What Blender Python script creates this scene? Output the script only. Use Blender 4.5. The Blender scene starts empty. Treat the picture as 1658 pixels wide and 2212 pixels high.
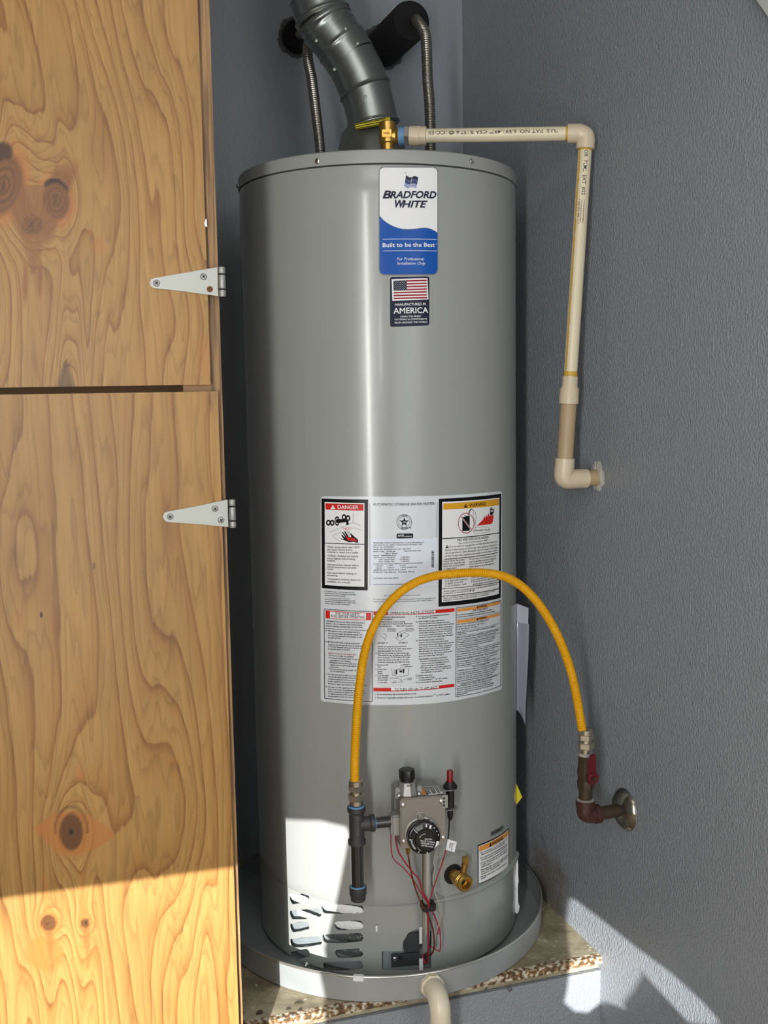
import bpy, bmesh, math, random
import numpy as np
from mathutils import Matrix, Vector
from mathutils.geometry import tessellate_polygon
random.seed(7); rng = np.random.RandomState(11)
SC = bpy.context.scene
COL = SC.collection

# ------------------------------------------------------------------ camera
F_PX, PITCH, ROLL, CX, CY = 2284.5, .1159, -.0156, 829.0, 1106.0
CAM = np.array([.0031, -2.1012, 1.548])
_f = np.array([0, math.cos(PITCH), -math.sin(PITCH)])
_r = np.array([1., 0, 0]); _u = np.cross(_r, _f)
CR = math.cos(ROLL) * _r + math.sin(ROLL) * _u
CU = -math.sin(ROLL) * _r + math.cos(ROLL) * _u
CF = _f
cd = bpy.data.cameras.new('camera'); cam = bpy.data.objects.new('camera', cd); COL.objects.link(cam)
cd.sensor_fit = 'HORIZONTAL'; cd.sensor_width = 36; cd.lens = F_PX / 1658 * 36
cd.clip_start = .02; cd.clip_end = 200
cam.matrix_world = Matrix(((CR[0], CU[0], -CF[0], CAM[0]), (CR[1], CU[1], -CF[1], CAM[1]), (CR[2], CU[2], -CF[2], CAM[2]), (0, 0, 0, 1)))
SC.camera = cam

# ------------------------------------------------------------------ sky, sun, lamps, exposure
SUN_AZ, SUN_TAN = math.radians(5.6), .227
wd = bpy.data.worlds.new('world'); SC.world = wd; wd.use_nodes = True
wd.node_tree.nodes['Background'].inputs[0].default_value = (.86, .93, 1, 1)
wd.node_tree.nodes['Background'].inputs[1].default_value = .20
def lamp(name, typ, loc, target, energy, color, **kw):
    d = bpy.data.lights.new(name, typ); d.energy = energy; d.color = color
    for k, v in kw.items(): setattr(d, k, v)
    o = bpy.data.objects.new(name, d); COL.objects.link(o); o.location = loc
    o.rotation_euler = (Vector(target) - Vector(loc)).to_track_quat('-Z', 'Y').to_euler()
    return o
_sd = np.array([math.sin(SUN_AZ), math.cos(SUN_AZ), -SUN_TAN])
lamp('sun', 'SUN', (-1, -8, 3), tuple(np.array([-1, -8, 3]) + _sd), 11.0, (1, .98, .95), angle=math.radians(.22))
# the tall bright gap beside the garage door, behind and left of the camera
lamp('door_gap_light', 'AREA', (-.44, -2.75, 1.40), (-.04, -.25, 1.25), 30, (1, .985, .95), shape='RECTANGLE', size=.13, size_y=1.9)
# soft daylight from the open door behind and right
lamp('doorway_light', 'AREA', (1.3, -3.4, 1.5), (.2, -.2, 1.2), 32, (.94, .97, 1), shape='RECTANGLE', size=2.3, size_y=2.0)
# small unseen lamps added to give the tank its narrow bright streaks
lamp('added_streak_light', 'AREA', (.03, -2.75, 1.74), (.03, 0, 1.6), 1.6, (1, 1, 1), shape='RECTANGLE', size=.035, size_y=.34)
lamp('added_streak_light', 'AREA', (-.43, -2.74, 1.58), (-.05, 0, 1.5), 2.2, (1, 1, 1), shape='RECTANGLE', size=.03, size_y=.5)
lamp('added_streak_light', 'AREA', (.0, -2.75, 2.27), (0, 0, 1.9), .9, (1, 1, 1), shape='RECTANGLE', size=.03, size_y=.34)
lamp('added_overhead_fill', 'AREA', (.1, -1.9, 2.72), (.1, -.6, 1.0), 6, (1, .97, .92), shape='RECTANGLE', size=.9, size_y=.5)  # unseen area light added overhead for soft ambient fill
vs = SC.view_settings
vs.view_transform = 'Standard'; vs.look = 'None'; vs.gamma = 1; vs.use_curve_mapping = False; vs.exposure = -.06

# ------------------------------------------------------------------ geometry helpers
R = .265                                   # tank radius, axis at the origin
SHELF = .46                                # platform height
TH = math.radians(18.7)                    # the room is turned this much from the view
NR = np.array([math.cos(TH), math.sin(TH), 0]);  DRW = np.array([math.sin(TH), -math.cos(TH), 0])
NB = np.array([-math.sin(TH), math.cos(TH), 0])
WCOR = np.array([.407, -.1817, .46])       # platform corner on the right wall
BDIST = .345
def A3(*a): return np.array(a, float)
def ray(x, y):
    v = CF + (x - CX) / F_PX * CR - (y - CY) / F_PX * CU
    return v / np.linalg.norm(v)
def on_plane(px, p, n):
    v = ray(*px); return CAM + ((p - CAM) @ n) / (v @ n) * v
def on_z(px, z): return on_plane(px, A3(0, 0, z), A3(0, 0, 1))
def on_cyl(px, rad=R, cx=0, cy=0):
    v = ray(*px); ox, oy = CAM[0] - cx, CAM[1] - cy
    a = v[0]**2 + v[1]**2; b = ox * v[0] + oy * v[1]; c = ox * ox + oy * oy - rad * rad
    return CAM + (-b - math.sqrt(max(b * b - a * c, 0))) / a * v
def uv_cyl(px):
    p = on_cyl(px); return np.array([R * math.atan2(p[0], -p[1]), p[2]])
def cyl(u, v, e=0.):
    a = u / R; return (math.sin(a) * (R + e), -math.cos(a) * (R + e), v)
def K(ox, oy, s): return lambda x, y: (ox + x / s, oy + y / s)
def frame(ax):
    ax = np.array(ax, float); ax /= np.linalg.norm(ax)
    t = A3(0, 0, 1) if abs(ax[2]) < .9 else A3(1, 0, 0)
    a = np.cross(t, ax); a /= np.linalg.norm(a); b = np.cross(ax, a)
    return a, b, ax
def spline(pts, n=12):
    P = [np.array(p, float) for p in pts]; P = [2 * P[0] - P[1]] + P + [2 * P[-1] - P[-2]]
    out = []
    for i in range(1, len(P) - 2):
        a, b, c, d = P[i - 1:i + 3]
        for k in range(n):
            t = k / n
            out.append(.5 * (2 * b + (c - a) * t + (2 * a - 5 * b + 4 * c - d) * t * t + (3 * b - a - 3 * c + d) * t**3))
    out.append(P[-2]); return np.array(out)
def resample(P, step):
    P = np.array(P); d = np.r_[0, np.cumsum(np.linalg.norm(np.diff(P, axis=0), axis=1))]
    n = max(2, int(d[-1] / step) + 1); s = np.linspace(0, d[-1], n)
    return np.stack([np.interp(s, d, P[:, k]) for k in range(3)], 1), s
class MB:
    def __init__(s): s.v = []; s.f = []
    def add(s, v, f):
        o = len(s.v); s.v += [tuple(map(float, p)) for p in v]; s.f += [tuple(i + o for i in q) for q in f]; return s
    def box(s, c, half, ax=None):
        X, Y, Z = ax if ax is not None else (A3(1, 0, 0), A3(0, 1, 0), A3(0, 0, 1))
        c = np.array(c, float)
        v = [c + X * half[0] * i + Y * half[1] * j + Z * half[2] * k for i in (-1, 1) for j in (-1, 1) for k in (-1, 1)]
        return s.add(v, [(0, 1, 3, 2), (4, 6, 7, 5), (0, 4, 5, 1), (2, 3, 7, 6), (0, 2, 6, 4), (1, 5, 7, 3)])
    def lathe(s, o, ax, prof, n=32, cap0=True, cap1=True, ph=0):
        a, b, ax = frame(ax); o = np.array(o, float); v = []
        for r, h in prof:
            for k in range(n):
                t = 2 * math.pi * k / n + ph; v.append(o + ax * h + r * (a * math.cos(t) + b * math.sin(t)))
        f = [(i * n + k, i * n + (k + 1) % n, (i + 1) * n + (k + 1) % n, (i + 1) * n + k) for i in range(len(prof) - 1) for k in range(n)]
        if cap0: f.append(tuple(range(n - 1, -1, -1)))
        if cap1: f.append(tuple((len(prof) - 1) * n + k for k in range(n)))
        return s.add(v, f)
    def rod(s, p0, p1, r, n=24, ph=0):
        p0 = np.array(p0, float); p1 = np.array(p1, float)
        return s.lathe(p0, p1 - p0, [(r, 0), (r, np.linalg.norm(p1 - p0))], n, ph=ph)
    def tube(s, P, r, n=12):
        P = np.array(P, float); m = len(P); rr = np.broadcast_to(np.array(r, float), (m,))
        T = np.gradient(P, axis=0); T /= np.linalg.norm(T, axis=1)[:, None]
        a, b, _ = frame(T[0]); v = []
        for i in range(m):
            a = a - T[i] * (a @ T[i]); a /= np.linalg.norm(a); b = np.cross(T[i], a)
            for k in range(n):
                t = 2 * math.pi * k / n; v.append(P[i] + rr[i] * (a * math.cos(t) + b * math.sin(t)))
        f = [(i * n + k, i * n + (k + 1) % n, (i + 1) * n + (k + 1) % n, (i + 1) * n + k) for i in range(m - 1) for k in range(n)]
        f += [tuple(range(n - 1, -1, -1)), tuple((m - 1) * n + k for k in range(n))]
        return s.add(v, f)
    def prism(s, poly, o, X, Y, N, d):
        n = len(poly); o = np.array(o, float)
        v = [o + X * p[0] + Y * p[1] for p in poly] + [o + X * p[0] + Y * p[1] + N * d for p in poly]
        tri = tessellate_polygon([[Vector((p[0], p[1], 0)) for p in poly]])
        f = [t for t in tri] + [tuple(i + n for i in t) for t in tri] + [(i, (i + 1) % n, n + (i + 1) % n, n + i) for i in range(n)]
        return s.add(v, f)
    def build(s, name, mat, parent=None, ang=35, kind=None, smooth=True, bevel=0):
        me = bpy.data.meshes.new(name); me.from_pydata(s.v, [], s.f)
        bm = bmesh.new(); bm.from_mesh(me)
        bmesh.ops.remove_doubles(bm, verts=bm.verts, dist=1e-6)
        bmesh.ops.recalc_face_normals(bm, faces=bm.faces)
        if bevel: bmesh.ops.bevel(bm, geom=[e for e in bm.edges if len(e.link_faces) == 2 and e.calc_face_angle(0) > .5], offset=bevel, segments=2, affect='EDGES', clamp_overlap=True)
        bm.to_mesh(me); bm.free()
        if smooth:
            me.shade_smooth(); me.set_sharp_from_angle(angle=math.radians(ang))
        return link(name, me, mat, parent, kind)
def link(name, me, mat, parent=None, kind=None):
    o = bpy.data.objects.new(name, me); COL.objects.link(o)
    if mat: me.materials.append(mat)
    if parent:
        o.parent = parent; o.matrix_parent_inverse = WM[parent.name].inverted()
    WM[o.name] = Matrix.Identity(4)
    if kind: o['kind'] = kind
    return o
WM = {}
def thing(name, label, cat, loc, group=None):
    o = bpy.data.objects.new(name, None); COL.objects.link(o); o.location = loc; o.empty_display_size = .05
    o['label'] = label; o['category'] = cat
    if group: o['group'] = group
    WM[o.name] = Matrix.Translation(loc); return o
def tag(o, label): o['label'] = label; return o

# ------------------------------------------------------------------ materials
def lin(c): return tuple(((x / 255 + .055) / 1.055)**2.4 if x / 255 > .04045 else x / 255 / 12.92 for x in c) + (1,)
MATS = {}
def pm(name, rgb, rough=.5, metal=0, spec=.5, var=0, vscale=8, bump=0, bscale=60, aniso=None, coat=0, stretch=(1, 1, 1), rvar=0):
    if name in MATS: return MATS[name]
    m = bpy.data.materials.new(name); m.use_nodes = True; nt = m.node_tree; b = nt.nodes['Principled BSDF']
    c = lin(rgb); b.inputs['Base Color'].default_value = c; b.inputs['Roughness'].default_value = rough
    b.inputs['Coat Roughness'].default_value = .10; b.inputs['Metallic'].default_value = metal; b.inputs['Specular IOR Level'].default_value = spec; b.inputs['Coat Weight'].default_value = coat
    tc = nt.nodes.new('ShaderNodeTexCoord'); mp = nt.nodes.new('ShaderNodeMapping'); mp.inputs['Scale'].default_value = stretch
    nt.links.new(tc.outputs['Object'], mp.inputs[0])
    if var or rvar:
        n = nt.nodes.new('ShaderNodeTexNoise'); n.inputs['Scale'].default_value = vscale; n.inputs['Detail'].default_value = 5
        nt.links.new(mp.outputs[0], n.inputs[0])
        if var:
            mx = nt.nodes.new('ShaderNodeMix'); mx.data_type = 'RGBA'
            mx.inputs[6].default_value = tuple(x * (1 - var) for x in c[:3]) + (1,); mx.inputs[7].default_value = tuple(min(1, x * (1 + var)) for x in c[:3]) + (1,)
            nt.links.new(n.outputs[0], mx.inputs[0]); nt.links.new(mx.outputs[2], b.inputs['Base Color'])
        if rvar:
            mr = nt.nodes.new('ShaderNodeMapRange'); mr.inputs[3].default_value = rough - rvar; mr.inputs[4].default_value = rough + rvar
            nt.links.new(n.outputs[0], mr.inputs[0]); nt.links.new(mr.outputs[0], b.inputs['Roughness'])
    if bump:
        n = nt.nodes.new('ShaderNodeTexNoise'); n.inputs['Scale'].default_value = bscale; n.inputs['Detail'].default_value = 3
        nt.links.new(mp.outputs[0], n.inputs[0]); bp = nt.nodes.new('ShaderNodeBump'); bp.inputs['Strength'].default_value = bump; bp.inputs['Distance'].default_value = .004
        nt.links.new(n.outputs[0], bp.inputs['Height']); nt.links.new(bp.outputs[0], b.inputs['Normal'])
    MATS[name] = m; return m
M_tank = pm('tank_paint', (150, 153, 150), .25, bump=.012, bscale=260, var=.03, coat=.2)
M_lid = pm('lid_paint', (150, 153, 150), .36, var=.03)
M_dark = pm('dark_gap', (14, 14, 14), .8)
M_galv = pm('galvanised_vent', (134, 139, 137), .30, metal=.85, var=.22, vscale=9, rvar=.08)
M_pan = pm('pan_aluminium', (172, 177, 178), .42, metal=.45, var=.16, vscale=14, rvar=.1)
M_zinc = pm('zinc_plate', (158, 160, 154), .5, metal=.6, var=.06, vscale=30)
M_chrome = pm('chrome', (215, 215, 215), .16, metal=1)
M_stain = pm('stainless_corrugated', (150, 146, 138), .30, metal=.95)
M_brass = pm('brass', (196, 158, 82), .32, metal=.9, var=.1, vscale=40)
M_brassd = pm('aged_brass', (150, 116, 60), .4, metal=.8, var=.2, vscale=40)
M_iron = pm('black_iron', (66, 64, 66), .5, metal=.35, bump=.15, bscale=300)
M_pipe = pm('varnished_pipe', (58, 58, 60), .20, metal=.55, coat=.6)
M_nickel = pm('nickel_fitting', (190, 182, 165), .28, metal=.9)
M_yel = pm('yellow_jacket', (220, 163, 14), .40, spec=.4, var=.05)
M_cpvc = pm('cpvc_cream', (216, 206, 178), .38, var=.06, vscale=20)
M_cpvf = pm('cpvc_fitting', (205, 190, 165), .35, var=.04, vscale=20)
M_tanp = pm('tan_pipe', (172, 150, 118), .5, var=.08, vscale=18)
M_stainp = pm('primer_stain', (200, 160, 60), .45)
M_foam = pm('foam_sleeve', (9, 9, 10), .9, bump=.3, bscale=200)
M_blue = pm('thread_paste', (100, 142, 182), .6, var=.15, vscale=90)
M_white = pm('white_print', (228, 230, 232), .30, spec=.22)
M_paper = pm('label_paper', (208, 213, 218), .28, spec=.5)
M_card = pm('data_card', (214, 222, 234), .35)
M_black = pm('black_print', (14, 14, 18), .35, spec=.22)
M_navy = pm('navy_print', (20, 24, 48), .32, spec=.22)
M_navy2 = pm('navy_mid', (52, 62, 112), .32, spec=.22)
M_navy3 = pm('navy_pale', (150, 158, 190), .32, spec=.22)
M_bblue = pm('blue_print', (18, 80, 164), .30, spec=.22)
M_red = pm('red_print', (196, 40, 34), .32, spec=.22)
M_dred = pm('dark_red_print', (150, 24, 40), .35, spec=.22)
M_amber = pm('amber_print', (214, 158, 44), .32, spec=.22)
M_oran = pm('orange_print', (220, 150, 72), .32, spec=.22)
M_greyp = pm('grey_print', (120, 122, 124), .35, spec=.22)
M_bplast = pm('black_plastic', (20, 20, 21), .42)
M_dial = pm('dial_black', (13, 14, 17), .25)
M_redpl = pm('red_plastic', (120, 14, 20), .35)
M_wire = pm('red_wire', (150, 26, 44), .4)
M_wirew = pm('silver_wire', (190, 186, 176), .35, metal=.4)
M_valve = pm('valve_steel', (150, 146, 140), .38, metal=.75, var=.06, vscale=25)
M_cast = pm('cast_aluminium', (158, 156, 152), .45, metal=.6, bump=.15, bscale=250)
M_rust = pm('painted_iron_brown', (66, 36, 32), .45, var=.25, vscale=50)
M_dkpipe = pm('dirty_pipe', (66, 54, 40), .5, metal=.3, var=.3, vscale=45)
M_handle = pm('handle_red', (88, 14, 26), .4, var=.12, vscale=60)
M_pouch = pm('clear_pouch', (138, 140, 156), .18, coat=.4, var=.08, vscale=30, stretch=(1, 1, .2))
M_ytag = pm('yellow_tag', (206, 190, 22), .5)
M_fluff = pm('white_insulation', (226, 230, 228), .9, bump=.5, bscale=150)
M_foil = pm('crinkled_foil', (150, 158, 158), .25, metal=.9, bump=.6, bscale=120)
M_pvc = pm('white_pvc', (222, 212, 188), .30, var=.12, vscale=22)
M_ydust = pm('yellow_black_tag', (190, 178, 30), .45)

def node_mat(name):
    m = bpy.data.materials.new(name); m.use_nodes = True; nt = m.node_tree
    N = lambda t, **k: _node(nt, t, k)
    return m, nt, nt.nodes['Principled BSDF'], N, nt.links.new
def _node(nt, t, k):
    n = nt.nodes.new('ShaderNode' + t)
    for a, v in k.items():
        if a.startswith('i_'): n.inputs[int(a[2:])].default_value = v
        else: setattr(n, a, v)
    return n
def wall_mat(name, rgb, bump, sc, rough=.42, stretch=(1, 1, .45)):
    m, nt, b, N, L = node_mat(name)
    tc = N('TexCoord'); mp = N('Mapping'); mp.inputs['Scale'].default_value = stretch; L(tc.outputs['Object'], mp.inputs[0])
    n1 = N('TexNoise'); n1.inputs['Scale'].default_value = sc; n1.inputs['Detail'].default_value = 3; n1.inputs['Roughness'].default_value = .45; n1.inputs['Distortion'].default_value = .25
    L(mp.outputs[0], n1.inputs[0])
    r1 = N('ValToRGB'); r1.color_ramp.elements[0].position = .36; r1.color_ramp.elements[1].position = .66; L(n1.outputs[0], r1.inputs[0])
    bp = N('Bump'); bp.inputs['Strength'].default_value = bump; bp.inputs['Distance'].default_value = .0045
    L(r1.outputs[0], bp.inputs['Height']); L(bp.outputs[0], b.inputs['Normal'])
    n2 = N('TexNoise'); n2.inputs['Scale'].default_value = 2.2; n2.inputs['Detail'].default_value = 4; L(tc.outputs['Object'], n2.inputs[0])
    c = lin(rgb); mx = N('Mix', data_type='RGBA'); mx.inputs[6].default_value = tuple(x * .93 for x in c[:3]) + (1,); mx.inputs[7].default_value = tuple(x * 1.07 for x in c[:3]) + (1,)
    L(n2.outputs[0], mx.inputs[0]); L(mx.outputs[2], b.inputs['Base Color']); b.inputs['Roughness'].default_value = rough
    return m, nt, b, N, L, mx
M_wall = wall_mat('wall_textured', (143, 149, 156), .36, 270, rough=.34, stretch=(1, 1, .68))[0]
M_wallb = wall_mat('wall_smooth', (143, 149, 156), .08, 80)[0]
# right wall: the same paint with brown grime where it meets the platform
M_wallr, nt, b, N, L, mx = wall_mat('wall_textured_grimy', (143, 149, 156), .36, 270, rough=.34, stretch=(1, 1, .68))
geo = N('NewGeometry'); vd = N('VectorMath', operation='DISTANCE'); vd.inputs[1].default_value = (.33, .03, .50); L(geo.outputs['Position'], vd.inputs[0])
ng = N('TexNoise'); ng.inputs['Scale'].default_value = 30; ng.inputs['Detail'].default_value = 5; L(geo.outputs['Position'], ng.inputs[0])
ma = N('Math', operation='MULTIPLY_ADD'); ma.inputs[1].default_value = .16; L(ng.outputs[0], ma.inputs[0]); L(vd.outputs['Value'], ma.inputs[2])
mr = N('MapRange'); mr.inputs[1].default_value = .19; mr.inputs[2].default_value = .12; L(ma.outputs[0], mr.inputs[0])
mg = N('Mix', data_type='RGBA'); mg.inputs[7].default_value = lin((112, 100, 84)); L(mx.outputs[2], mg.inputs[6])
mm = N('Math', operation='MULTIPLY'); mm.inputs[1].default_value = .75; L(mr.outputs[0], mm.inputs[0]); L(mm.outputs[0], mg.inputs[0]); L(mg.outputs[2], b.inputs['Base Color'])
# dusty tan platform
M_plat, nt, b, N, L = node_mat('dusty_platform')
tc = N('TexCoord'); n1 = N('TexNoise'); n1.inputs['Scale'].default_value = 9; n1.inputs['Detail'].default_value = 8; n1.inputs['Roughness'].default_value = .7; L(tc.outputs['Object'], n1.inputs[0])
cr = N('ValToRGB'); e = cr.color_ramp.elements; e[0].position = .32; e[0].color = lin((104, 92, 68)); e[1].position = .62; e[1].color = lin((176, 166, 140)); L(n1.outputs[0], cr.inputs[0])
n2 = N('TexNoise'); n2.inputs['Scale'].default_value = 60; n2.inputs['Detail'].default_value = 6; L(tc.outputs['Object'], n2.inputs[0])
r2 = N('ValToRGB'); r2.color_ramp.elements[0].position = .64; r2.color_ramp.elements[1].position = .70; L(n2.outputs[0], r2.inputs[0])
mx = N('Mix', data_type='RGBA'); mx.inputs[7].default_value = lin((206, 198, 176)); L(cr.outputs[0], mx.inputs[6]); L(r2.outputs[0], mx.inputs[0])
n3 = N('TexNoise'); n3.inputs['Scale'].default_value = 38; n3.inputs['Detail'].default_value = 3; L(tc.outputs['Object'], n3.inputs[0])
r3 = N('ValToRGB'); r3.color_ramp.elements[0].position = .70; r3.color_ramp.elements[1].position = .74; L(n3.outputs[0], r3.inputs[0])
mx2 = N('Mix', data_type='RGBA'); mx2.inputs[7].default_value = lin((54, 46, 34)); L(mx.outputs[2], mx2.inputs[6]); L(r3.outputs[0], mx2.inputs[0])
L(mx2.outputs[2], b.inputs['Base Color']); b.inputs['Roughness'].default_value = .55
bp = N('Bump'); bp.inputs['Strength'].default_value = .35; bp.inputs['Distance'].default_value = .004; L(n2.outputs[0], bp.inputs['Height']); L(bp.outputs[0], b.inputs['Normal'])
# the platform's flaking edge: rust, white paint flakes, dark chips
M_edge, nt, b, N, L = node_mat('flaking_edge')
tc = N('TexCoord'); n1 = N('TexNoise'); n1.inputs['Scale'].default_value = 120; n1.inputs['Detail'].default_value = 5; L(tc.outputs['Object'], n1.inputs[0])
cr = N('ValToRGB'); cr.color_ramp.interpolation = 'CONSTANT'; e = cr.color_ramp.elements
e[0].position = 0; e[0].color = lin((82, 66, 46)); e[1].position = .42; e[1].color = lin((132, 98, 64))
x = e.new(.50); x.color = lin((160, 148, 120)); x = e.new(.56); x.color = lin((200, 194, 178))
L(n1.outputs[0], cr.inputs[0]); L(cr.outputs[0], b.inputs['Base Color']); b.inputs['Roughness'].default_value = .65
bp = N('Bump'); bp.inputs['Strength'].default_value = .6; bp.inputs['Distance'].default_value = .004; L(n1.outputs[0], bp.inputs['Height']); L(bp.outputs[0], b.inputs['Normal'])
# plywood face: rings come from a per-vertex growth field, knots and resin from two more
def ply_mat():
    m, nt, b, N, L = node_mat('plywood_face')
    tc = N('TexCoord'); at = N('Attribute', attribute_name='ring'); ak = N('Attribute', attribute_name='knot'); ah = N('Attribute', attribute_name='resin')
    mp = N('Mapping'); mp.inputs['Scale'].default_value = (1, 1, .06); L(tc.outputs['Object'], mp.inputs[0])
    nf = N('TexNoise'); nf.inputs['Scale'].default_value = 170; nf.inputs['Detail'].default_value = 4; L(mp.outputs[0], nf.inputs[0])
    ja = N('Math', operation='MULTIPLY_ADD'); ja.inputs[1].default_value = .16; L(nf.outputs[0], ja.inputs[0]); L(at.outputs['Fac'], ja.inputs[2])
    fr = N('Math', operation='FRACT'); L(ja.outputs[0], fr.inputs[0])
    cr = N('ValToRGB'); e = cr.color_ramp.elements
    e[0].position = 0; e[0].color = lin((158, 121, 67)); e[1].position = 1; e[1].color = lin((157, 120, 66))
    for p, c in ((.30, (158, 121, 67)), (.55, (155, 117, 63)), (.80, (148, 108, 56)), (.90, (131, 91, 45)), (.94, (128, 88, 43)), (.965, (153, 115, 62))):
        x = e.new(p); x.color = lin(c)
    L(fr.outputs[0], cr.inputs[0])
    n2 = N('TexNoise'); n2.inputs['Scale'].default_value = 5; n2.inputs['Detail'].default_value = 4
    mp2 = N('Mapping'); mp2.inputs['Scale'].default_value = (1.6, 1.6, .5); L(tc.outputs['Object'], mp2.inputs[0]); L(mp2.outputs[0], n2.inputs[0])
    r2 = N('MapRange'); r2.inputs[1].default_value = .3; r2.inputs[2].default_value = .7; r2.inputs[3].default_value = .90; r2.inputs[4].default_value = 1.08; L(n2.outputs[0], r2.inputs[0])
    r3 = N('MapRange'); r3.inputs[1].default_value = .3; r3.inputs[2].default_value = .7; r3.inputs[3].default_value = .88; r3.inputs[4].default_value = 1.10; L(nf.outputs[0], r3.inputs[0])
    mu = N('Math', operation='MULTIPLY'); L(r2.outputs[0], mu.inputs[0]); L(r3.outputs[0], mu.inputs[1])
    sc = N('VectorMath', operation='SCALE'); L(cr.outputs[0], sc.inputs[0]); L(mu.outputs[0], sc.inputs[3])
    mp5 = N('Mapping'); mp5.inputs['Scale'].default_value = (1, 1, .10); L(tc.outputs['Object'], mp5.inputs[0])
    n5 = N('TexNoise'); n5.inputs['Scale'].default_value = 26; n5.inputs['Detail'].default_value = 3; L(mp5.outputs[0], n5.inputs[0])
    a5 = N('Math', operation='MULTIPLY_ADD'); a5.inputs[1].default_value = 6.5; L(n5.outputs[0], a5.inputs[0])
    b5 = N('Math', operation='MULTIPLY'); b5.inputs[1].default_value = 1.6; L(at.outputs['Fac'], b5.inputs[0]); L(b5.outputs[0], a5.inputs[2])
    f5 = N('Math', operation='FRACT'); L(a5.outputs[0], f5.inputs[0])
    c5 = N('ValToRGB'); q = c5.color_ramp.elements; q[0].position = 0; q[0].color = (1, 1, 1, 1); q[1].position = 1; q[1].color = (1, 1, 1, 1)
    for p, g_ in ((.62, 1), (.88, .82), (.93, .80)):
        x = q.new(p); x.color = (g_, g_ * .97, g_ * .93, 1)
    L(f5.outputs[0], c5.inputs[0]); m5 = N('VectorMath', operation='MULTIPLY'); L(sc.outputs[0], m5.inputs[0]); L(c5.outputs[0], m5.inputs[1]); sc = m5
    mh = N('Mix', data_type='RGBA'); mh.inputs[7].default_value = lin((166, 104, 48)); L(sc.outputs[0], mh.inputs[6]); L(ah.outputs['Fac'], mh.inputs[0])
    mk = N('Mix', data_type='RGBA'); mk.inputs[7].default_value = lin((38, 21, 14)); L(mh.outputs[2], mk.inputs[6]); L(ak.outputs['Fac'], mk.inputs[0])
    n4 = N('TexNoise'); n4.inputs['Scale'].default_value = 42; n4.inputs['Detail'].default_value = 1; mp4 = N('Mapping'); mp4.inputs['Scale'].default_value = (1, 1, .4); L(tc.outputs['Object'], mp4.inputs[0]); L(mp4.outputs[0], n4.inputs[0])
    r4 = N('MapRange'); r4.inputs[1].default_value = .795; r4.inputs[2].default_value = .81; L(n4.outputs[0], r4.inputs[0])
    m4 = N('Mix', data_type='RGBA'); m4.inputs[7].default_value = lin((70, 40, 24)); L(mk.outputs[2], m4.inputs[6]); L(r4.outputs[0], m4.inputs[0])
    L(m4.outputs[2], b.inputs['Base Color']); b.inputs['Roughness'].default_value = .42; b.inputs['Specular IOR Level'].default_value = .35
    bp = N('Bump'); bp.inputs['Strength'].default_value = .08; bp.inputs['Distance'].default_value = .002; L(nf.outputs[0], bp.inputs['Height']); L(bp.outputs[0], b.inputs['Normal'])
    return m
M_ply = ply_mat()
M_plyedge = None
m, nt, b, N, L = node_mat('plywood_edge'); M_plyedge = m      # stacked veneers seen on edge
tc = N('TexCoord'); mp = N('Mapping'); mp.inputs['Scale'].default_value = (1, 1, .03); L(tc.outputs['Object'], mp.inputs[0])
n1 = N('TexNoise'); n1.inputs['Scale'].default_value = 240; n1.inputs['Detail'].default_value = 2; L(mp.outputs[0], n1.inputs[0])
cr = N('ValToRGB'); e = cr.color_ramp.elements; e[0].position = .35; e[0].color = lin((98, 72, 46)); e[1].position = .6; e[1].color = lin((150, 116, 74)); L(n1.outputs[0], cr.inputs[0])
L(cr.outputs[0], b.inputs['Base Color']); b.inputs['Roughness'].default_value = .6
M_board = pm('inner_board', (150, 112, 72), .6, var=.15, vscale=30, stretch=(.2, .2, 1))
M_floor = pm('concrete_floor', (170, 146, 118), .7, var=.15, vscale=6)
M_ceil = pm('ceiling_paint', (190, 190, 186), .8, var=.03)

# ------------------------------------------------------------------ the setting
def slab(name, p, q, z0, z1, n, t, mat):
    """upright wall from p to q (xy) of thickness t on the side n"""
    p = A3(*p, 0); q = A3(*q, 0); n = np.array(n) * t
    v = [a + A3(0, 0, z) for z in (z0, z1) for a in (p, q, q + n, p + n)]
    o = MB().add(v, [(0, 1, 5, 4), (1, 2, 6, 5), (2, 3, 7, 6), (3, 0, 4, 7), (0, 3, 2, 1), (4, 5, 6, 7)]).build(name, mat, kind='structure', smooth=False)
    return o
bc = NB * BDIST; s_ = (WCOR - bc) @ NR; BCOR = bc + NR * s_            # back corner
BCOR[2] = 0; WC2 = WCOR.copy(); WC2[2] = 0
farR = WC2 + DRW * 2.9; farB = BCOR - NR * 3.0
wall_right = slab('wall_right', BCOR[:2], farR[:2], 0, 2.85, NR, .1, M_wallr)
wall_back = slab('wall_back', farB[:2], (BCOR + NR * .1)[:2], 0, 2.85, NB, .1, M_wallb)
farL = farB + DRW * 3.4
slab('wall_left', farB[:2], farL[:2], 0, 2.85, -NR, .1, M_wallb)
MB().add([(-6, -9, -.05), (6, -9, -.05), (6, 3, -.05), (-6, 3, -.05), (-6, -9, 0), (6, -9, 0), (6, 3, 0), (-6, 3, 0)], [(0, 1, 2, 3), (4, 5, 6, 7), (0, 1, 5, 4), (1, 2, 6, 5), (2, 3, 7, 6), (3, 0, 4, 7)]).build('floor', M_floor, kind='structure', smooth=False)
cpoly = [tuple((farB - NR * .1 + NB * .1)[:2]), tuple((BCOR + NR * .1 + NB * .1)[:2]), tuple((farR + NR * .1)[:2]), tuple((farL - NR * .1)[:2])]
MB().prism(cpoly, (0, 0, 2.85), A3(1, 0, 0), A3(0, 1, 0), A3(0, 0, 1), .08).build('ceiling', M_ceil, kind='structure', smooth=False)
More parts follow.
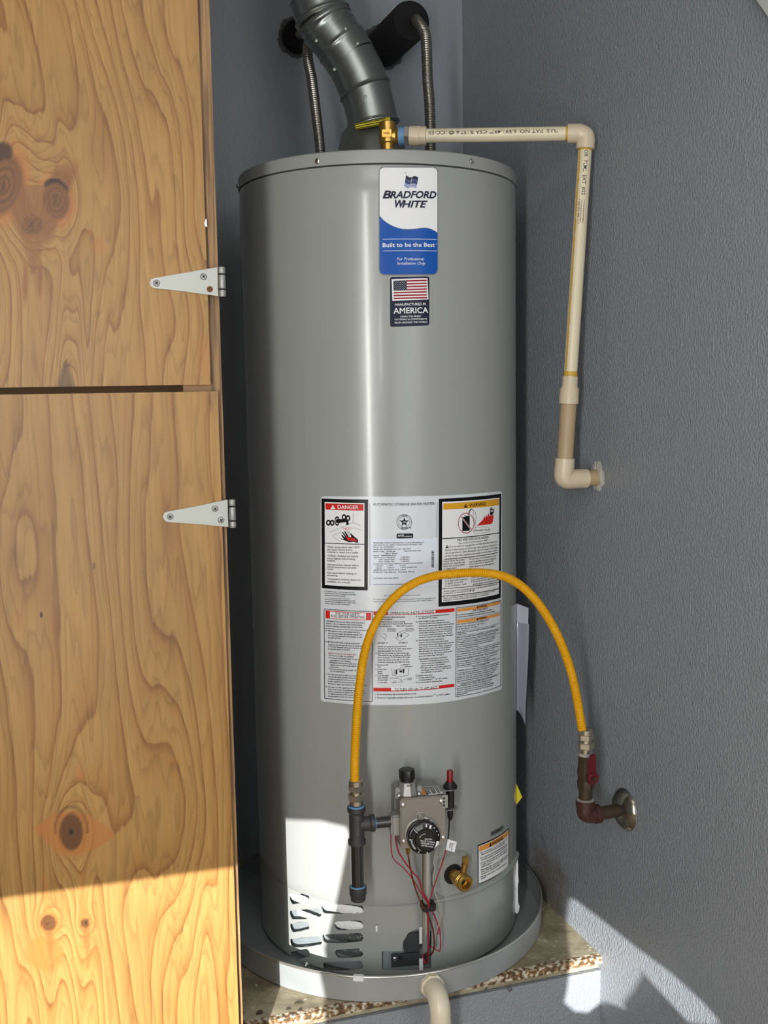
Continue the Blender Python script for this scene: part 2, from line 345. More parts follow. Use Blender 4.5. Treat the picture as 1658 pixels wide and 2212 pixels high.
# platform in the alcove: front edge from E1 (at the right wall) to E2 (beside the cabinet)
E1 = on_z((1298, 2065), SHELF); E2 = on_z((588.5, 2202.6), SHELF)
ED = (E2 - E1) / np.linalg.norm(E2 - E1); EN = A3(-ED[1], ED[0], 0)
if EN[1] > 0: EN = -EN
PHC = math.radians(10); TC = A3(math.cos(PHC), math.sin(PHC), 0); NC = A3(math.sin(PHC), -math.cos(PHC), 0)
CQ = A3(-.2265, -.57, 0)                      # cabinet's right front corner
CDEP = .33
def cabp(a, d, z): return CQ + TC * a - NC * d + A3(0, 0, z)
# where the platform's front edge meets the line beside the cabinet
c0 = cabp(.004, 0, 0)[:2]; cdir = -NC[:2]
Mx = np.array([[cdir[0], -ED[0]], [cdir[1], -ED[1]]]); k = np.linalg.solve(Mx, E1[:2] - c0)
PL = c0 + cdir * k[0]; PB = c0 + cdir * (CDEP + .015); PB2 = PB - TC[:2] * .55
def to_back(p):
    return p + NB[:2] * (BDIST - .002 - p @ NB[:2])
plat = [tuple(E1[:2]), tuple(PL), tuple(PB), tuple(PB2), tuple(to_back(PB2)), tuple((BCOR - NR * .002 - NB * .002)[:2])]
wr = E1 + NR * ((WCOR - E1) @ NR); plat[0] = tuple(wr[:2])
P0 = A3(0, 0, 0)
platform = thing('platform', 'dusty tan raised platform with chipped front edge under the drain pan', 'platform', (.15, 0, 0))
ins = [np.array(p) for p in plat]
ins[0] = ins[0] - EN[:2] * .012; ins[1] = ins[1] - EN[:2] * .012
MB().prism([tuple(p) for p in ins], (0, 0, SHELF - .03), A3(1, 0, 0), A3(0, 1, 0), A3(0, 0, 1), .03).build('top_slab', M_plat, platform, smooth=False)
# chipped lip: an uneven strip along the front
lip = MB(); n = 90; a0 = A3(*plat[0], 0); a1 = A3(*plat[1], 0); vv = []
for i in range(n + 1):
    p = a0 + (a1 - a0) * i / n; j = rng.rand(4)
    o1 = EN * (.0015 * (j[0] - .5)); zt = SHELF + .0008 * (j[1] - .3); zb = SHELF - .0155 + .003 * (j[2] - .5)
    vv += [p - EN * .0121 + A3(0, 0, zt), p + o1 + A3(0, 0, zt - .001), p + o1 + A3(0, 0, zb), p - EN * .0121 + A3(0, 0, zb)]
ff = [(4 * i + k, 4 * i + (k + 1) % 4, 4 * i + 4 + (k + 1) % 4, 4 * i + 4 + k) for i in range(n) for k in range(4)] + [(0, 1, 2, 3), (4 * n, 4 * n + 3, 4 * n + 2, 4 * n + 1)]
tag(lip.add(vv, ff).build('edge_lip', M_edge, platform, smooth=False), 'chipped front edge with rust and white paint flakes')
# low wall that carries the platform
fw0 = A3(*plat[0], 0) - EN * .004; fw1 = A3(*plat[1], 0) - EN * .004
slab('wall_front', fw0[:2], fw1[:2], 0, SHELF - .031, -EN, .08, M_wall)
# unseen sun blocker behind the camera; holes shaped to cast the sun patches
SA = A3(math.sin(SUN_AZ), math.cos(SUN_AZ), 0); TA = A3(math.cos(SUN_AZ), -math.sin(SUN_AZ), 0); S0 = -3.15
holes = [[(.64, -.44), (.92, -.44), (.92, -.115), (.64, -.115)],  # extra hole added: sun on the floor bounces warm light up
         [(-.85, .625), (-.5, .664), (-.17, .700), (-.10, .7077), (-.05, .700), (-.044, .686), (-.0625, .596), (-.0724, .55), (-.0974, .456), (-.088, .41), (-.083, .36), (-.085, .22), (-.85, .22)],
         [(.3705, .505), (.374, .515), (.381, .5155), (.4237, .5027), (.4736, .4844), (.518, .4723), (.5555, .4512), (.573, .436), (.566, .42), (.5385, .4006), (.4894, .4357), (.479, .446), (.481, .437), (.468, .395), (.4554, .3615), (.460, .352), (.4283, .340), (.4236, .332), (.398, .3135), (.372, .319), (.351, .340), (.3575, .372), (.361, .41)]]
def sun_mask_wall():
    bm = bmesh.new()
    def ring(pts): return [bm.verts.new(TA * t + SA * S0 + A3(0, 0, h)) for t, h in pts]
    loops = [[(-2.3, 0), (.95, 0), (.95, 2.85), (-2.3, 2.85)]] + [[(t, h - SUN_TAN * S0) for t, h in q] for q in holes]
    ed = []
    for lp in loops:
        r = ring(lp); ed += [bm.edges.new((r[i], r[(i + 1) % len(r)])) for i in range(len(r))]
    bmesh.ops.triangle_fill(bm, use_beauty=True, use_dissolve=False, edges=ed)
    bm.faces.ensure_lookup_table()
    kill = []
    for f_ in bm.faces:
        c = f_.calc_center_median(); t = c @ Vector(TA); h = c.z + SUN_TAN * S0
        for q in holes:
            ins_ = False; j = len(q) - 1
            for i in range(len(q)):
                if (q[i][1] > h) != (q[j][1] > h) and t < (q[j][0] - q[i][0]) * (h - q[i][1]) / (q[j][1] - q[i][1]) + q[i][0]: ins_ = not ins_
                j = i
            if ins_: kill.append(f_); break
    bmesh.ops.delete(bm, geom=kill, context='FACES')
    bmesh.ops.recalc_face_normals(bm, faces=bm.faces)
    ex = bmesh.ops.extrude_face_region(bm, geom=bm.faces[:])
    bmesh.ops.translate(bm, verts=[v for v in ex['geom'] if isinstance(v, bmesh.types.BMVert)], vec=Vector(-SA * .01))
    bmesh.ops.recalc_face_normals(bm, faces=bm.faces)
    me = bpy.data.meshes.new('wall_sun_mask'); bm.to_mesh(me); bm.free()
    return link('wall_sun_mask', me, M_wallb, kind='structure')
sun_mask_wall()
# pale sloping trim at the top of the right wall, near the camera
t0 = on_plane((1634, 0), WCOR - NR * .02, NR); t1 = on_plane((1662, 40), WCOR - NR * .02, NR); td = (t1 - t0) / np.linalg.norm(t1 - t0); tn = np.cross(NR, td)
if tn[2] < 0: tn = -tn
tn_ = tn; o = MB().box((t0 + t1) / 2 + tn * .05 + NR * .0095, (.30, .05, .0105), (td, tn, NR)).build('trim_1', pm('trim_paint', (186, 190, 188), .5, bump=.2, bscale=90), kind='structure', smooth=False)

# ------------------------------------------------------------------ plywood cabinet
def vnoise(x, y, seed):
    r = np.random.RandomState(seed); g = r.rand(64, 64)
    xi = np.floor(x).astype(int); yi = np.floor(y).astype(int); fx = x - xi; fy = y - yi
    fx = fx * fx * (3 - 2 * fx); fy = fy * fy * (3 - 2 * fy); G = lambda a, b_: g[a % 64, b_ % 64]
    return (G(xi, yi) * (1 - fx) + G(xi + 1, yi) * fx) * (1 - fy) + (G(xi, yi + 1) * (1 - fx) + G(xi + 1, yi + 1) * fx) * fy
cabinet = thing('plywood_cabinet', 'tall yellow plywood cabinet with two stacked doors left of the water heater', 'cabinet', tuple(cabp(-.3, .15, 0)))
def caz(px, d=0.):
    p = on_plane(px, CQ - NC * d, NC); return ((p - CQ) @ TC, p[2])
def cpx(a, z):                                         # the same plane back to the photograph's measure
    d = CQ[None] + a[:, None] * TC[None] + np.stack([0 * z, 0 * z, z], 1) - CAM
    w = d @ CF; return CX + F_PX * (d @ CR) / w, CY - F_PX * (d @ CU) / w
def ell(x, y, cx, cy, rx, ry, tilt=0):
    c, s = math.cos(tilt), math.sin(tilt); dx, dy = x - cx, y - cy
    return np.sqrt(((dx * c + dy * s) / rx)**2 + ((-dx * s + dy * c) / ry)**2)
def sstep(d, a, b_): t = np.clip((d - b_) / (a - b_), 0, 1); return t * t * (3 - 2 * t)
def upper_field(x, y):
    x0 = x; x = x - .30 * (np.minimum(y, 420) - 200) * np.exp(-(x / 260)**2)
    F = x / 50 + 3.2 * vnoise(x / 150 + 3, y / 620 + 1.4, 5) + 1.1 * vnoise(x / 60, y / 320, 8) + .35 * vnoise(x / 22, y / 160, 9)
    F = F + 1.3 * np.exp(-((x - 350) / 90)**2 - ((y - 60) / 190)**2) - .9 * np.exp(-((x - 400) / 70)**2 - ((y - 690) / 120)**2)
    dens = np.exp(-((x - 120) / 110)**2) * sstep(y, 720, 420); F = F + dens * 3.0 * vnoise(x / 30 + 9, y / 900, 14)
    x = x0; Kn = 0 * x; H = 0 * x
    for cx, cy, rx, ry, tl, am in ((8, 400, 40, 66, .25, 4.2), (121, 432, 30, 44, -.15, 3.6), (70, 486, 24, 24, 0, 1.8)):
        d = ell(x, y, cx, cy, rx, ry, tl); F = F + am * np.exp(-(d / 1.5)**1.6) + 1.7 * np.exp(-ell(x, y, cx, cy - 30, rx * 2.3, ry * 3.4)**2)
        Kn = np.maximum(Kn, .64 * sstep(d, .80, 1.2) + .14 * sstep(d, .5, 1.1) * np.cos(d * 22)); H = np.maximum(H, .8 * sstep(d, 1.0, 1.7))
        Kn = np.maximum(Kn, .8 * sstep(ell(x, y, cx, cy, rx * .16, ry * .28, tl), .6, 1.2))
    d2 = ell(x, y, 121, 436, 27, 40, -.15); Kn = np.maximum(Kn, .97 * sstep(np.abs(d2 - 1.16), .10, .22) * sstep(y + .25 * np.abs(x - 138), 408, 425) * sstep(-x, -98, -88))
    V = np.maximum(sstep(np.abs((x - 18) - (y - 380) * .42) / 34, .6, 1.1), sstep(np.abs((x - 122) + (y - 420) * .36) / 30, .6, 1.1)) * sstep(np.abs(y - 440), 60, 105); Kn = np.maximum(Kn, .46 * V); H = np.maximum(H, .7 * V)
    Kn = np.maximum(Kn, .9 * sstep(ell(x, y, 5, 332, 26, 30, .3), .7, 1.05) * (ell(x, y, 8, 402, 40, 62, .25) > .95))
    tri = sstep(np.abs(x - 72) / np.clip((600 - y) / 3.0, 1, 60), .7, 1.2) * (y > 400) * (y < 600); Kn = np.maximum(Kn, .35 * tri); H = np.maximum(H, .5 * tri)
    for cx, cy, w, h in ((55, 610, 7, 60), (86, 600, 8, 60)):
        H = np.maximum(H, .75 * sstep(ell(x, y, cx, cy, w, h), .5, 1.1)); Kn = np.maximum(Kn, .42 * sstep(ell(x, y, cx, cy, w, h), .4, 1.0))
    H = np.maximum(H, .5 * sstep(ell(x + 8 * vnoise(x / 9, y / 9, 3), y, 218, 530, 16, 26), .6, 1.0)); H = np.maximum(H, .4 * sstep(ell(x, y, 195, 500, 6, 14), .6, 1.0))
    H = np.maximum(H, .4 * sstep(ell(x, y, 445, 778, 34, 60), .3, 1.1)); Kn = np.maximum(Kn, .6 * sstep(ell(x, y, 459, 815, 7, 18), .4, 1.1))
    d = np.abs(x - 142) / np.clip((y - 770) / 2.6, 1, 40); Kn = np.maximum(Kn, .6 * sstep(d, .5, 1.1) * (y > 775)); F = F + 1.6 * np.exp(-((x - 142) / 34)**2 - ((y - 850) / 110)**2)
    return F, Kn, H
def lower_field(x, y):
    x0 = x; x = x - .10 * (y - 1400)
    F = x / 52 + 2.6 * vnoise(x / 170 + 7, y / 640 + .3, 21) + 1.0 * vnoise(x / 70 + 2, y / 340, 22) + .3 * vnoise(x / 24, y / 170, 23)
    x = x0
    F = F + 2.1 * np.exp(-((x - 330) / 62)**2 - ((y - 1330) / 330)**2) + 1.6 * np.exp(-((x - 40) / 46)**2 - ((y - 1180) / 190)**2) + 1.6 * np.exp(-((x - 410) / 60)**2 - ((y - 2200) / 190)**2)
    F = F + sstep(y, 2000, 1700) * 1.8 * vnoise(x / 34 + 5, y / 800, 27) - 1.4 * np.exp(-((x - 160) / 30)**2 - ((y - 2260) / 170)**2)
    Kn = 0 * x; H = 0 * x
    d = ell(x, y, 154, 1797, 27, 42); F = F + 3.4 * np.exp(-(d / 1.5)**1.6) + 1.9 * np.exp(-ell(x, y, 154, 1800, 70, 190)**2)
    Kn = np.maximum(Kn, .74 * sstep(d, .85, 1.05)); Kn = np.maximum(Kn, sstep(ell(x, y, 154, 1797, 5, 9), .6, 1.2)); Kn = np.maximum(Kn, .5 * sstep(np.abs(ell(x, y, 154, 1792, 34, 50) - 1), .03, .12) * (y < 1800))
    eye = np.maximum(sstep(ell(x, y, 155, 1800, 62, 52), .85, 1.0), sstep(np.abs(y - 1797 - .08 * (x - 155)) / np.clip(46 * (1 - ((x - 160) / 88)**2), 1, 60), .88, 1.04) * (np.abs(x - 160) < 86)); H = np.maximum(H, .72 * eye)
    for cx, cy, r in ((105, 1994, 17), (184, 1994, 10)):
        d = ell(x, y, cx, cy, r, r * 1.05); F = F + 2.4 * np.exp(-(d / 1.5)**1.7) + 1.3 * np.exp(-ell(x, y, cx, cy, r * 2.4, 110)**2)
        Kn = np.maximum(Kn, .74 * sstep(d, .9, 1.1)); Kn = np.maximum(Kn, .95 * sstep(ell(x, y, cx, cy, 3, 6), .6, 1.2)); H = np.maximum(H, .8 * sstep(d, 1.2, 1.7))
        st = sstep(np.abs(x - cx - (y - cy) * .08) / np.clip(13 - np.abs(y - cy) / 9, 1, 20), .4, 1.1) * (np.abs(y - cy) < 105); H = np.maximum(H, .6 * st); Kn = np.maximum(Kn, .25 * st * (y > cy))
    H = np.maximum(H, .8 * sstep(ell(x, y, 95, 2058, 44, 40), .85, 1.0)); H = np.maximum(H, .3 * sstep(ell(x, y, 195, 2060, 34, 44), .7, 1.0))
    H = np.maximum(H, .3 * sstep(ell(x, y, 40, 1340, 22, 26), .3, 1.1)); H = np.maximum(H, .4 * sstep(ell(x, y, 172, 1672, 12, 22), .3, 1.1)); H = np.maximum(H, .35 * sstep(ell(x, y, 376, 1642, 15, 12), .3, 1.1))
    Kn = np.maximum(Kn, .7 * sstep(ell(x, y, 203, 1222, 3, 9), .5, 1.1))
    return F, Kn, H
def door(name, a0, a1, z0, z1, field, label, t=.0115):
    st = .003; na = int((a1 - a0) / st); nz = int((z1 - z0) / st)
    A, Z = np.meshgrid(np.linspace(a0, a1, na + 1), np.linspace(z0, z1, nz + 1)); A = A.ravel(); Z = Z.ravel()
    x, y = cpx(A, Z); Fv, Kn, H = field(x, y)
    P = CQ[None] + A[:, None] * TC[None]; P[:, 2] = Z
    i = np.arange(nz)[:, None] * (na + 1) + np.arange(na)[None]; q = np.stack([i, i + 1, i + na + 2, i + na + 1], -1).reshape(-1, 4)
    nv = len(P); c = [cabp(a, d, z) for a, z in ((a0, z0), (a1, z0), (a1, z1), (a0, z1)) for d in (0, t)]
    P = np.vstack([P, np.array(c)])
    sid = [(0, 2, 3, 1), (2, 4, 5, 3), (4, 6, 7, 5), (6, 0, 1, 7), (1, 3, 5, 7)]
    me = bpy.data.meshes.new(name)
    me.from_pydata(P.tolist(), [], q.tolist() + [tuple(nv + k for k in s) for s in sid])
    for nm, arr in (('ring', Fv), ('knot', Kn), ('resin', H)):
        at = me.attributes.new(nm, 'FLOAT', 'POINT'); at.data.foreach_set('value', np.r_[arr, np.zeros(8)].astype(np.float32))
    o = link(name, me, M_ply, cabinet); me.materials.append(M_plyedge)
    mi = np.zeros(len(me.polygons), np.int32); mi[len(q):] = 1; me.polygons.foreach_set('material_index', mi)
    return tag(o, label)
zt = caz((230, 834))[1]; zb = caz((230, 849))[1]
a_up = caz((441, 420))[0]; a_lo = caz((492, 1500))[0]
door('door', -.72, a_up, zt, 2.62, upper_field, 'upper plywood door with a V-shaped cluster of dark knots')
door('door', -.72, a_lo, .12, zb, lower_field, 'lower plywood door with one eye-shaped knot and two small ones')
cb = MB()
cb.box(cabp(-.009, .0125 + CDEP / 2 - .006, 1.37), (.009, CDEP / 2 - .006, 1.25), (TC, NC, A3(0, 0, 1)))
cb.build('side_panel', M_plyedge, cabinet, smooth=False)
MB().box(cabp(-.730, .0125 + CDEP / 2 - .006, 1.37), (.009, CDEP / 2 - .006, 1.25), (TC, NC, A3(0, 0, 1))).build('side_panel', M_plyedge, cabinet, smooth=False)
MB().box(cabp(-.37, CDEP - .006, 1.37), (.35, .006, 1.25), (TC, NC, A3(0, 0, 1))).build('back_panel', M_board, cabinet, smooth=False)
zm = (zt + zb) / 2
MB().box(cabp(-.37, .20, zm), (.35, .12, .009), (TC, NC, A3(0, 0, 1))).build('shelf_board', M_board, cabinet, smooth=False)
ab = caz((395, 838))[0]
MB().box(cabp((ab - .018) / 2, .0125 + .03, zm), ((-.018 - ab) / 2, .03, .04), (TC, NC, A3(0, 0, 1))).build('corner_block', M_board, cabinet, smooth=False)
for z_ in (.125, 2.61):
    MB().box(cabp(-.37, .0125 + CDEP / 2 - .012, z_), (.35, CDEP / 2 - .02, .009), (TC, NC, A3(0, 0, 1))).build('end_board', M_board, cabinet, smooth=False)
def screw_head(c, n, r, parent, name='screw', mat=None, cross=True):
    mb = MB().lathe(c, n, [(r, 0), (r, r * .16), (r * .8, r * .34), (r * .35, r * .42)], 16, cap0=True)
    o = mb.build(name, mat or M_chrome, parent)
    return o
def hinge(outline, barrel, screws, hole, label):
    poly = [caz(p) for p in outline]
    mb = MB().prism(poly, CQ, TC, A3(0, 0, 1), NC, .0022); 
    h = tag(mb.build('hinge', M_zinc, cabinet, smooth=False), label)
    (bx0, by0), (bx1, by1) = barrel; a0, z1 = caz((bx0, by0)); a1, z0 = caz((bx1, by1)); ac = (a0 + a1) / 2; r = (a1 - a0) / 2
    for k0, k1 in ((0, .22), (.27, .73), (.78, 1)):
        MB().lathe(cabp(ac, .001 - r * .4, z0 + (z1 - z0) * k0), (0, 0, 1), [(r * .9, 0), (r, .001), (r, (z1 - z0) * (k1 - k0) - .001), (r * .9, (z1 - z0) * (k1 - k0))], 20).build('knuckle', M_zinc, h)
    MB().rod(cabp(ac, .001 - r * .4, z0 + .001), cabp(ac, .001 - r * .4, z1 - .001), r * .7, 16).build('pin', M_dark, h)
    for s in screws:
        a, z = caz(s); c = cabp(a, -.0022, z); o = screw_head(c, NC, .0048, h, mat=M_zinc)
        cr_ = MB()
        for ang in (.6, .6 + math.pi / 2):
            X = TC * math.cos(ang) + A3(0, 0, 1) * math.sin(ang); Y = np.cross(NC, X); cr_.box(c + NC * .0021, (.0026, .0006, .0003), (X, Y, NC))
        cr_.build('screw_slot', M_dark, h, smooth=False)
    if hole:
        a, z = caz(hole); MB().lathe(cabp(a, -.0021, z), NC, [(.0043, 0), (.0043, .0003)], 18).build('screw_hole', pm('hole_wood', (96, 62, 34), .8), h)
hinge([(323, 612), (326, 604), (333, 601), (400, 589.5), (469, 577.5), (471, 640), (400, 630), (331, 622.5), (326, 619)], ((470, 577), (488, 641)), [(338, 612), (439.5, 598)], (453, 625), 'zinc strap hinge on the upper door, one screw missing')
hinge([(352, 1115), (355, 1107), (363, 1104.5), (430, 1092), (491, 1079), (493, 1138), (430, 1132), (360, 1127), (355, 1123)], ((493, 1079), (510, 1139)), [(367.5, 1115.5), (464, 1098.5), (477, 1123)], None, 'zinc strap hinge on the lower door with three screws')
ch = [caz(p) for p in ((441, 483), (444.5, 472), (446, 474), (447.5, 491), (443, 489))]
MB().prism(ch, cabp(.0, .0, 0), TC, A3(0, 0, 1), NC, .0006).build('chipped_patch', M_white, cabinet, smooth=False)

# ------------------------------------------------------------------ lettering
FONT = {}
def glyphs(txt, off=0.):
    k = (txt, off)
    if k not in FONT:
        cu = bpy.data.curves.new('t', 'FONT'); cu.body = txt; cu.size = 1; cu.resolution_u = 2 if len(txt) > 14 else 3; cu.offset = off; cu.fill_mode = 'FRONT'
        o = bpy.data.objects.new('t', cu); me = bpy.data.meshes.new_from_object(o)
        v = np.array([p.co[:2] for p in me.vertices]) if len(me.vertices) else np.zeros((0, 2)); f = [tuple(p.vertices) for p in me.polygons]
        bpy.data.objects.remove(o); bpy.data.curves.remove(cu); bpy.data.meshes.remove(me)
        FONT[k] = (v, f)
    return FONT[k]
CAP = .69
class Print:
    """flat print in surface coordinates (u, v), laid onto a surface by fn(u, v, lift)"""
    def __init__(s, fn=cyl, to=uv_cyl): s.v = []; s.f = []; s.fn = fn; s.to = to
    def add2(s, v, f, e):
        o = len(s.v); s.v += [(p[0], p[1], e) for p in v]; s.f += [tuple(i + o for i in q) for q in f]
    def text(s, t, p0, p1, h, e=.0011, off=0., ital=0., conv=True):
        """baseline from p0 to p1, cap height h, all in photograph measure"""
        thin = off < .0155; v, f = glyphs(t, off if thin and 'M' not in t else 0.)
        if not len(v): return
        a = s.to(p0); b_ = s.to(p1); d = b_ - a
        up = s.to((p0[0], p0[1] - h)) - a; hh = up[1] if abs(up[1]) > abs(up[0]) else np.linalg.norm(up)
        x0, x1 = v[:, 0].min(), v[:, 0].max(); k = hh / CAP
        X = (v[:, 0:1] - x0 + ital * v[:, 1:2]) / (x1 - x0) * d[None]
        Y = v[:, 1:2] * np.array([[0, k]])
        un = d / (x1 - x0); vn = np.array([0, k])
        ring_ = ([(0, 0)] if 'M' not in t else [(-off, 0), (off, 0)]) if thin else [(off * .75 * math.cos(q), off * .75 * math.sin(q)) for q in np.arange(6) * math.pi / 3]
        for i, (qx, qy) in enumerate(ring_): s.add2(a[None] + X + Y + un[None] * qx + vn[None] * qy, f, e + i * .00002)
    def quad(s, tl, tr, br, bl, e=.0009, step=.007):
        c = [s.to(p) for p in (tl, tr, br, bl)]; n = max(1, int(max(np.linalg.norm(c[1] - c[0]), np.linalg.norm(c[2] - c[3])) / step)); v = []; 
        for i in range(n + 1):
            t = i / n; v += [c[0] * (1 - t) + c[1] * t, c[3] * (1 - t) + c[2] * t]
        s.add2(v, [(2 * i, 2 * i + 1, 2 * i + 3, 2 * i + 2) for i in range(n)], e)
    def line(s, p, q, w, e=.0011):
        p = np.array(p, float); q = np.array(q, float); d = (q - p) / np.linalg.norm(q - p); n = np.array([-d[1], d[0]]) * w / 2
        s.quad(p + n, q + n, q - n, p - n, e)
    def path(s, pts, w, e=.0011):
        for a, b_ in zip(pts[:-1], pts[1:]): s.line(a, b_, w, e)
    def band(s, xs, top, bot, e=.0007):
        v = []
        for x in xs: v += [s.to((x, top(x))), s.to((x, bot(x)))]
        s.add2(v, [(2 * i, 2 * i + 1, 2 * i + 3, 2 * i + 2) for i in range(len(xs) - 1)], e)
    def poly(s, pts, e=.0011, cut=.007):
        c = [s.to(p) for p in pts]; tri = tessellate_polygon([[Vector((p[0], p[1], 0)) for p in c]])
        bm = bmesh.new(); vs_ = [bm.verts.new((p[0], p[1], 0)) for p in c]
        for t in tri:
            try: bm.faces.new([vs_[i] for i in t])
            except ValueError: pass
        for _ in range(4):
            lg = [x for x in bm.edges if x.calc_length() > cut]
            if not lg: break
            bmesh.ops.subdivide_edges(bm, edges=lg, cuts=1)
        bmesh.ops.triangulate(bm, faces=bm.faces[:])
        bm.verts.index_update(); s.add2([(x.co.x, x.co.y) for x in bm.verts], [tuple(q.index for q in f_.verts) for f_ in bm.faces], e); bm.free()
    def ring(s, c, r0, r1, e=.0011, n=40, sy=1.):
        for i in range(n):
            t0_, t1_ = 2 * math.pi * i / n, 2 * math.pi * (i + 1) / n
            P = lambda r, t: (c[0] + r * math.cos(t), c[1] + sy * r * math.sin(t))
            s.quad(P(r1, t0_), P(r1, t1_), P(r0, t1_), P(r0, t0_), e)
    def disc(s, c, r, e=.0011, n=28, sy=1.): s.poly([(c[0] + r * math.cos(2 * math.pi * i / n), c[1] + sy * r * math.sin(2 * math.pi * i / n)) for i in range(n)], e)
    def build(s, name, mat, parent, label=None):
        me = bpy.data.meshes.new(name); me.from_pydata([s.fn(*p) for p in s.v], [], s.f)
        o = link(name, me, mat, parent)
        if label: o['label'] = label
        if any(w in name for w in ('lettering', 'drawing', 'stripes', 'lines', 'flag_mark')): o['kind'] = 'stuff'
        return o
def rounded(k, TL, TR, BR, BL, rad, n=26):
    """photo outline of a rounded label as top(x), bottom(x) for band()"""
    TL, TR, BR, BL = [np.array(k(*p)) for p in (TL, TR, BR, BL)]
    def ins(x, a, b_, r):
        d = min(x - a, b_ - x); return 0 if d >= r else r - math.sqrt(max(r * r - (r - d)**2, 0))
    top = lambda x: TL[1] + (TR[1] - TL[1]) * (x - TL[0]) / (TR[0] - TL[0]) + ins(x, TL[0], TR[0], rad)
    bot = lambda x: BL[1] + (BR[1] - BL[1]) * (x - BL[0]) / (BR[0] - BL[0]) - ins(x, TL[0], TR[0], rad)
    t = np.linspace(0, 1, n); t = .5 - .5 * np.cos(math.pi * t)
    return TL[0] + (TR[0] - TL[0]) * t, top, bot

# ------------------------------------------------------------------ water heater
ZSEAM = on_cyl((828, 353))[2]; ZTOP = on_cyl((828, 320.5))[2]; ZBOT = SHELF + .012; ZBASE = on_cyl((850, 1957))[2]
heater = thing('water_heater', 'tall grey cylindrical gas water heater covered with warning labels', 'water heater', (0, 0, ZBOT))
prof = [(R - .010, ZBASE - .003), (R - .001, ZBASE - .0015), (R, ZBASE)] + [(R, z) for z in np.linspace(ZBASE + .02, ZSEAM - .004, 30)] + [(R - .001, ZSEAM - .0015), (R - .009, ZSEAM - .0008)]
MB().lathe(P0, (0, 0, 1), prof, 160).build('jacket', M_tank, heater)
rl = R + .0012; zt_ = ZTOP
prof = [(R - .009, ZSEAM + .0005), (rl, ZSEAM + .0010), (rl, zt_ - .006), (rl - .0012, zt_ - .0022), (rl - .005, zt_), (.05, zt_ + .003)]
MB().lathe(P0, (0, 0, 1), prof, 160).build('lid', M_lid, heater)
MB().lathe(P0, (0, 0, 1), [(R - .0085, ZSEAM - .003), (R - .0085, ZSEAM + .003)], 96).build('seam_gap', M_dark, heater)
for px in ((686, 348.5), (1016.5, 348.5), (512, 401.5)):
    p = on_cyl(px, rl) if px[0] > 520 else A3(-rl * math.sin(1.42), -rl * math.cos(1.42), on_cyl((686, 348.5), rl)[2])
    n_ = A3(p[0], p[1], 0); n_ /= np.linalg.norm(n_)
    MB().lathe(p, n_, [(.0048, 0), (.0048, .0012), (.0040, .0030), (.0022, .0040)], 18).build('lid_screw', M_chrome, heater)
# lip where the jacket ends over the base ring: bulges on the right
lipm = MB(); us = np.linspace(.02, 1.35, 60); pts = []
for a in us:
    g = min(1, (a - .02) / .5); pts.append((math.sin(a) * (R + .001), -math.cos(a) * (R + .001), ZBASE + .001 + .0 * g))
lipm.tube(pts, [.0006 + .0058 * min(1, max(0, (a - .16) / .40)) for a in us], 10); lipm.build('jacket_lip', M_tank, heater)
# base ring: a shell with louvre slots and the burner opening cut out
RB = R - .0012; TB = .0022
def uvb(px):
    p = on_cyl(px, RB); return np.array([RB * math.atan2(p[0], -p[1]), p[2]])
def base_ring():
    mb = MB(); n = 200
    mb.lathe(P0, (0, 0, 1), [(RB - TB, ZBOT), (RB, ZBOT), (RB, ZBASE + .001), (RB - TB, ZBASE + .001), (RB - TB, ZBOT)], n, cap0=False, cap1=False)
    base = mb.build('base_ring', M_tank, None)
    cut = MB()
    def capsule(c0, c1):
        (x0, y0), (x1, y1) = c0, c1
        a = uvb((x0, (y0 + y1) / 2)); b_ = uvb((x1, (y0 + y1) / 2)); hz = abs(uvb(((x0 + x1) / 2, y0))[1] - uvb(((x0 + x1) / 2, y1))[1]) / 2
        hz = min(hz, .0085); poly = []
        for i in range(9): t = math.pi / 2 + math.pi * i / 8; poly.append((a[0] + hz + hz * math.cos(t), a[1] + hz * math.sin(t)))
        for i in range(9): t = -math.pi / 2 + math.pi * i / 8; poly.append((b_[0] - hz + hz * math.cos(t), b_[1] + hz * math.sin(t)))
        return poly, hz
    def add_cut(poly):
        n_ = len(poly); v = [cyl(p[0] * R / RB, p[1], -.03) for p in poly] + [cyl(p[0] * R / RB, p[1], .03) for p in poly]
        tri = tessellate_polygon([[Vector((p[0], p[1], 0)) for p in poly]])
        cut.add(v, [t for t in tri] + [tuple(i + n_ for i in t) for t in tri] + [(i, (i + 1) % n_, n_ + (i + 1) % n_, n_ + i) for i in range(n_)])
    polys = [capsule(*c) for c in SLOTS]
    for p, h in polys: add_cut(p)
    ow = [uvb(p) for p in ((824, 2095), (824, 2055), (868, 2053), (871, 2033), (880, 2017), (892, 2009), (906, 2006), (924, 2006), (931, 2012), (931, 2092))]
    add_cut([tuple(p) for p in ow]); add_cut([tuple(uvb(p)) for p in ((811, 1997), (815, 1997), (815, 2013), (811, 2013))])
    cm = cut.build('cutter', None, None, smooth=False)
    md = base.modifiers.new('b', 'BOOLEAN'); md.object = cm; md.operation = 'DIFFERENCE'; md.solver = 'EXACT'; md.use_self = True
    dg = bpy.context.evaluated_depsgraph_get(); me = bpy.data.meshes.new_from_object(base.evaluated_get(dg))
    bpy.data.objects.remove(cm); bpy.data.objects.remove(base)
    me.name = 'base_ring'; me.shade_smooth(); me.set_sharp_from_angle(angle=math.radians(35)); me.materials.clear()
    return link('base_ring', me, M_tank, heater), polys
